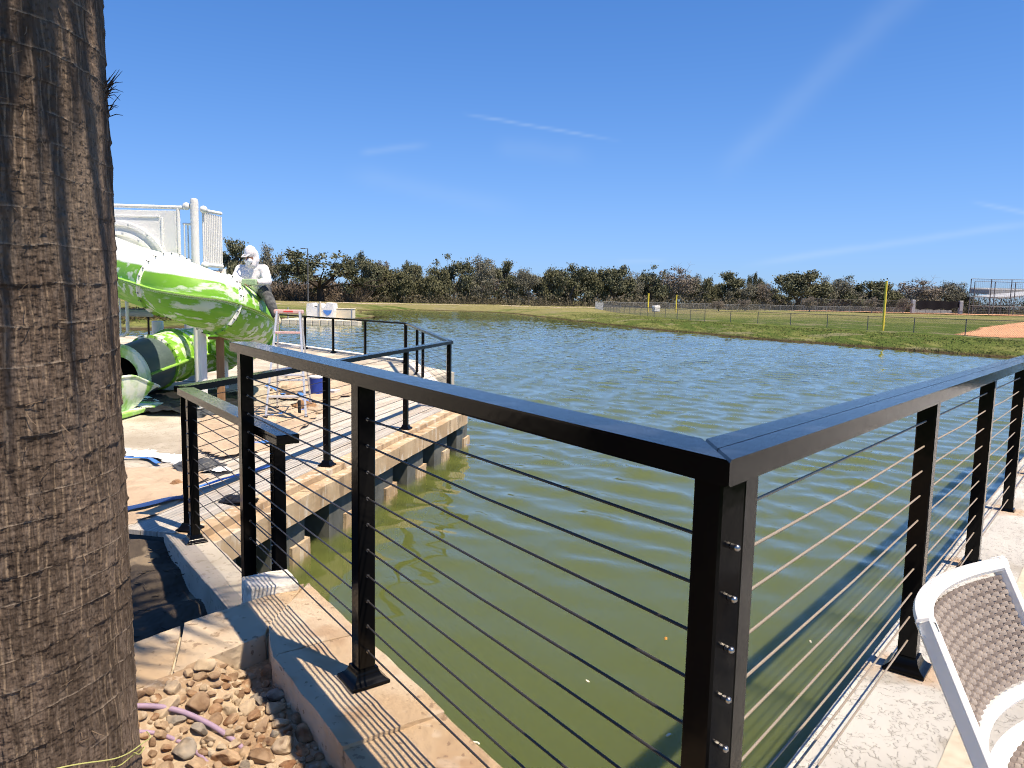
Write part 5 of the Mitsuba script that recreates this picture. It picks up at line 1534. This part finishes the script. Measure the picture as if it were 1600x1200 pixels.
def pole(x, y, h, label, rad=.055, wing=True):
    z = float(ground_z(x, y)); k = thing('foul_pole', label, 'pole')
    part(k, 'shaft', tube([[x, y, z - .2], [x, y, z + h - .02], [x, y, z + h]], [rad, rad, rad * .7], 12), 'foul_yellow', 40)
    part(k, 'cap', tube([[x, y, z + h], [x, y, z + h + .03]], rad * 1.15, 12), 'foul_yellow', 40)


pole(27.3, 55.0, 3.62, 'tall bright yellow foul pole at the near fence, right of the picture middle', .085)
pole(20.7, 115, 2.9, 'far yellow pole with a wide top, left of two on the outfield', .12)
pole(26.1, 120, 2.8, 'far yellow pole, right of two on the outfield', .10)
z = float(ground_z(23, 120))
one('equipment_box', roughen(rbox(22.9, 120, z + .55, 1.1, .8, 1.0, .4, bev=.1), .2, .05, 2), 'white_paint', 'small white object on the outfield between the two far yellow poles', 'box', smooth=40)

# backstop: tall frames with wire
def frame_net(label, x0, y0, x1, y1, n, h, mat='fence_steel', pr=.11, name='backstop', cat_='backstop', levels=(.25, .5, .75, 1.0), wire=.45, wr=.012):
    k = thing(name, label, cat_)
    for i in range(n + 1):
        q = A_([x0 + (x1 - x0) * i / n, y0 + (y1 - y0) * i / n]); z = float(ground_z(*q))
        part(k, 'post', tube([[*q, z - .2], [*q, z + h]], pr, 8), mat, True)
    for lv in levels:
        za, zb_ = float(ground_z(x0, y0)), float(ground_z(x1, y1))
        part(k, 'rail', tube([[x0, y0, za + h * lv], [x1, y1, zb_ + h * lv]], pr * .6, 6), mat, True)
    L = math.hypot(x1 - x0, y1 - y0); ms = []
    for s in np.arange(0, L, wire):
        q = [x0 + (x1 - x0) * s / L, y0 + (y1 - y0) * s / L]; ms.append(tube([[*q, za], [*q, za + h]], wr, 3, cap=False))
    for zq in np.arange(wire, h, wire): ms.append(tube([[x0, y0, za + zq], [x1, y1, zb_ + zq]], wr, 3, cap=False))
    part(k, 'net', cat(ms), mat, stuff=True)
    return k


frame_net('tall dark backstop of posts and wire at the right edge, the nearer frame', 107.2, 176, 131, 176, 5, 8.4)
frame_net('tall dark backstop frame at the right edge, the farther and lower one', 113.0, 184, 138, 184, 5, 8.1)
cn = thing('sun_canopy', 'grey fabric sun canopy seen through the backstop, its edge sloping up to the right', 'canopy')
cz = 1.36
part(cn, 'fabric', slab([(123, 190), (146, 190), (146, 200), (123, 200)], [4.2, 6.6, 7.2, 4.6], [4.45, 6.85, 7.45, 4.85], .05), 'canopy_grey')
for q in ((124, 190.5), (134, 190.5), (145, 190.5), (124, 199.5), (145, 199.5)): part(cn, 'pole', tube([[*q, 0], [*q, 4.4 + (q[0] - 124) * .1]], .09, 8), 'fence_steel', True)
cn = thing('sun_canopy', 'pale flat sun canopy behind the backstop, above the sloping grey one', 'canopy')
part(cn, 'fabric', slab([(130, 205), (168, 205), (168, 214), (130, 214)], [5.4, 5.7, 6.2, 5.9], [6.9, 7.2, 7.6, 7.3], .1), 'canopy_grey')
for q in ((131, 206), (167, 206), (131, 213), (167, 213)): part(cn, 'pole', tube([[*q, 0], [*q, 6]], .09, 8), 'fence_steel', True)
dg = thing('dugout', 'dugout with a sagging black wind screen between two grey pillars, left of the backstop', 'dugout')
Yd = 179.0; zg = float(ground_z(101, Yd))
Xs = np.linspace(96.6, 106.6, 30); lo_ = zg + 1.15 - .25 * np.sin((Xs - 96.6) * 1.9) + .5 * ((Xs - 101.6) / 5) ** 4 * (Xs > 104)
v = np.vstack([np.c_[Xs, np.full(30, Yd), np.full(30, zg + 3.1)], np.c_[Xs, Yd + .12 * np.sin(Xs * 2), lo_], np.c_[Xs, np.full(30, Yd + .03), np.full(30, zg + 3.1)], np.c_[Xs, Yd + .03 + .12 * np.sin(Xs * 2), lo_]])
i = np.arange(29)
f = np.vstack([np.c_[i, i + 1, i + 31, i + 30], np.c_[i + 60, i + 90, i + 91, i + 61]])
part(dg, 'wind_screen', (v, f), 'screen_black', True)
for x in (95.6, 107.0): part(dg, 'pillar', rbox(x, Yd, zg + 1.6, .8, .8, 3.3, bev=.05), 'galvanised')
for x in np.linspace(97, 106, 6): part(dg, 'post', tube([[x, Yd + .2, zg], [x, Yd + .2, zg + 3.1]], .04, 6), 'fence_steel', True)
part(dg, 'bench', rbox(101.5, Yd + 1.5, zg + .45, 9, .5, .12), 'galvanised')
part(dg, 'back_wall', rbox(101.5, Yd + 2.4, zg + .5, 9.6, .2, 1.0), 'galvanised')

# lamp post
lx_, ly_ = -41.3, 150.0; z = float(ground_z(lx_, ly_))
lm = thing('street_lamp', 'tall thin dark lamp post with one flat arm to the left, before the big oak', 'street lamp')
part(lm, 'pole', tube([[lx_, ly_, z], [lx_, ly_, 10.6]], [.16, .10], 8), 'fence_steel', True)
part(lm, 'arm', beam([lx_, ly_, 10.55], [lx_ - .8, ly_, 10.58], .1, .1), 'fence_steel')
part(lm, 'lamp_head', rbox(lx_ - .95, ly_, 10.58, .9, .45, .16, bev=.04), 'fence_steel')

# floating dock and boat beyond the plaza
fd_ = thing('floating_dock', 'low beige modular floating dock on the water, carrying a white boat', 'floating dock')
cells = [(x, y) for x in np.arange(-18.2, -12.6, .62) for y in (59.6, 60.25)] + [(x, y) for x in np.arange(-18.2, -14.3, .62) for y in (61.0, 61.65, 62.3, 62.95)]
for x, y in cells:
    part(fd_, 'float_block', rbox(x, y, -.80, .60, .60, .46, bev=.06), 'pool_beige')
for x, y in ((-18.0, 59.5), (-14.1, 63.2), (-12.9, 59.4), (-15.6, 63.3)): part(fd_, 'mooring_post', tube([[x, y, -1.5], [x, y, .35]], .05, 8), 'galvanised', True)
one('storage_bench', cat([rbox(-14.25, 63.0, -.15, 1.6, .8, .8, bev=.05), rbox(-14.25, 63.0, .29, 1.68, .88, .06, bev=.02)]), 'pool_beige', 'beige bench box beside the white boat on the floating dock', 'bench box')
bt = thing('pedal_boat', 'white pedal boat with two scooped seats and a blue panel, on the floating dock', 'boat')
outl = [(-1.05, -.55), (1.05, -.55), (1.12, .1), (1.06, .66), (.55, .72), (.45, .35), (.18, .28), (.1, .6), (-.1, .66), (-.25, .28), (-.55, .34), (-.62, .68), (-1.06, .62), (-1.12, .1)]
pg = Polygon(outl).buffer(.10).buffer(-.08)
hl = trimesh.creation.extrude_polygon(pg, 1.5, engine='earcut')
hv = np.array(hl.vertices)[:, [0, 2, 1]] * A_([1, 1, 1]) ; hv = hv + A_([-16.0, 61.6, .03])
part(bt, 'hull', (hv, hl.faces[:, ::-1]), 'white_paint', 40)
part(bt, 'blue_panel', (A_([[-15.75, 61.56, .15], [-14.98, 61.56, .15], [-15.1, 61.56, -.12], [-15.36, 61.56, -.3], [-15.62, 61.56, -.12], [-15.75, 61.57, .15], [-14.98, 61.57, .15]]), A_([[0, 2, 1], [0, 4, 2], [4, 3, 2], [0, 1, 6], [0, 6, 5]])), 'blue_tape', label='blue triangular panel')
for x in (-16.55, -15.4): part(bt, 'seat', roughen(rbox(x, 62.3, .30, .62, .9, .34, bev=.12), .15, .02, 3), 'grey_plastic', 40)
part(bt, 'post', tube([[-15.95, 61.5, -.5], [-15.95, 61.5, .85]], .08, 8), 'pool_beige', True)
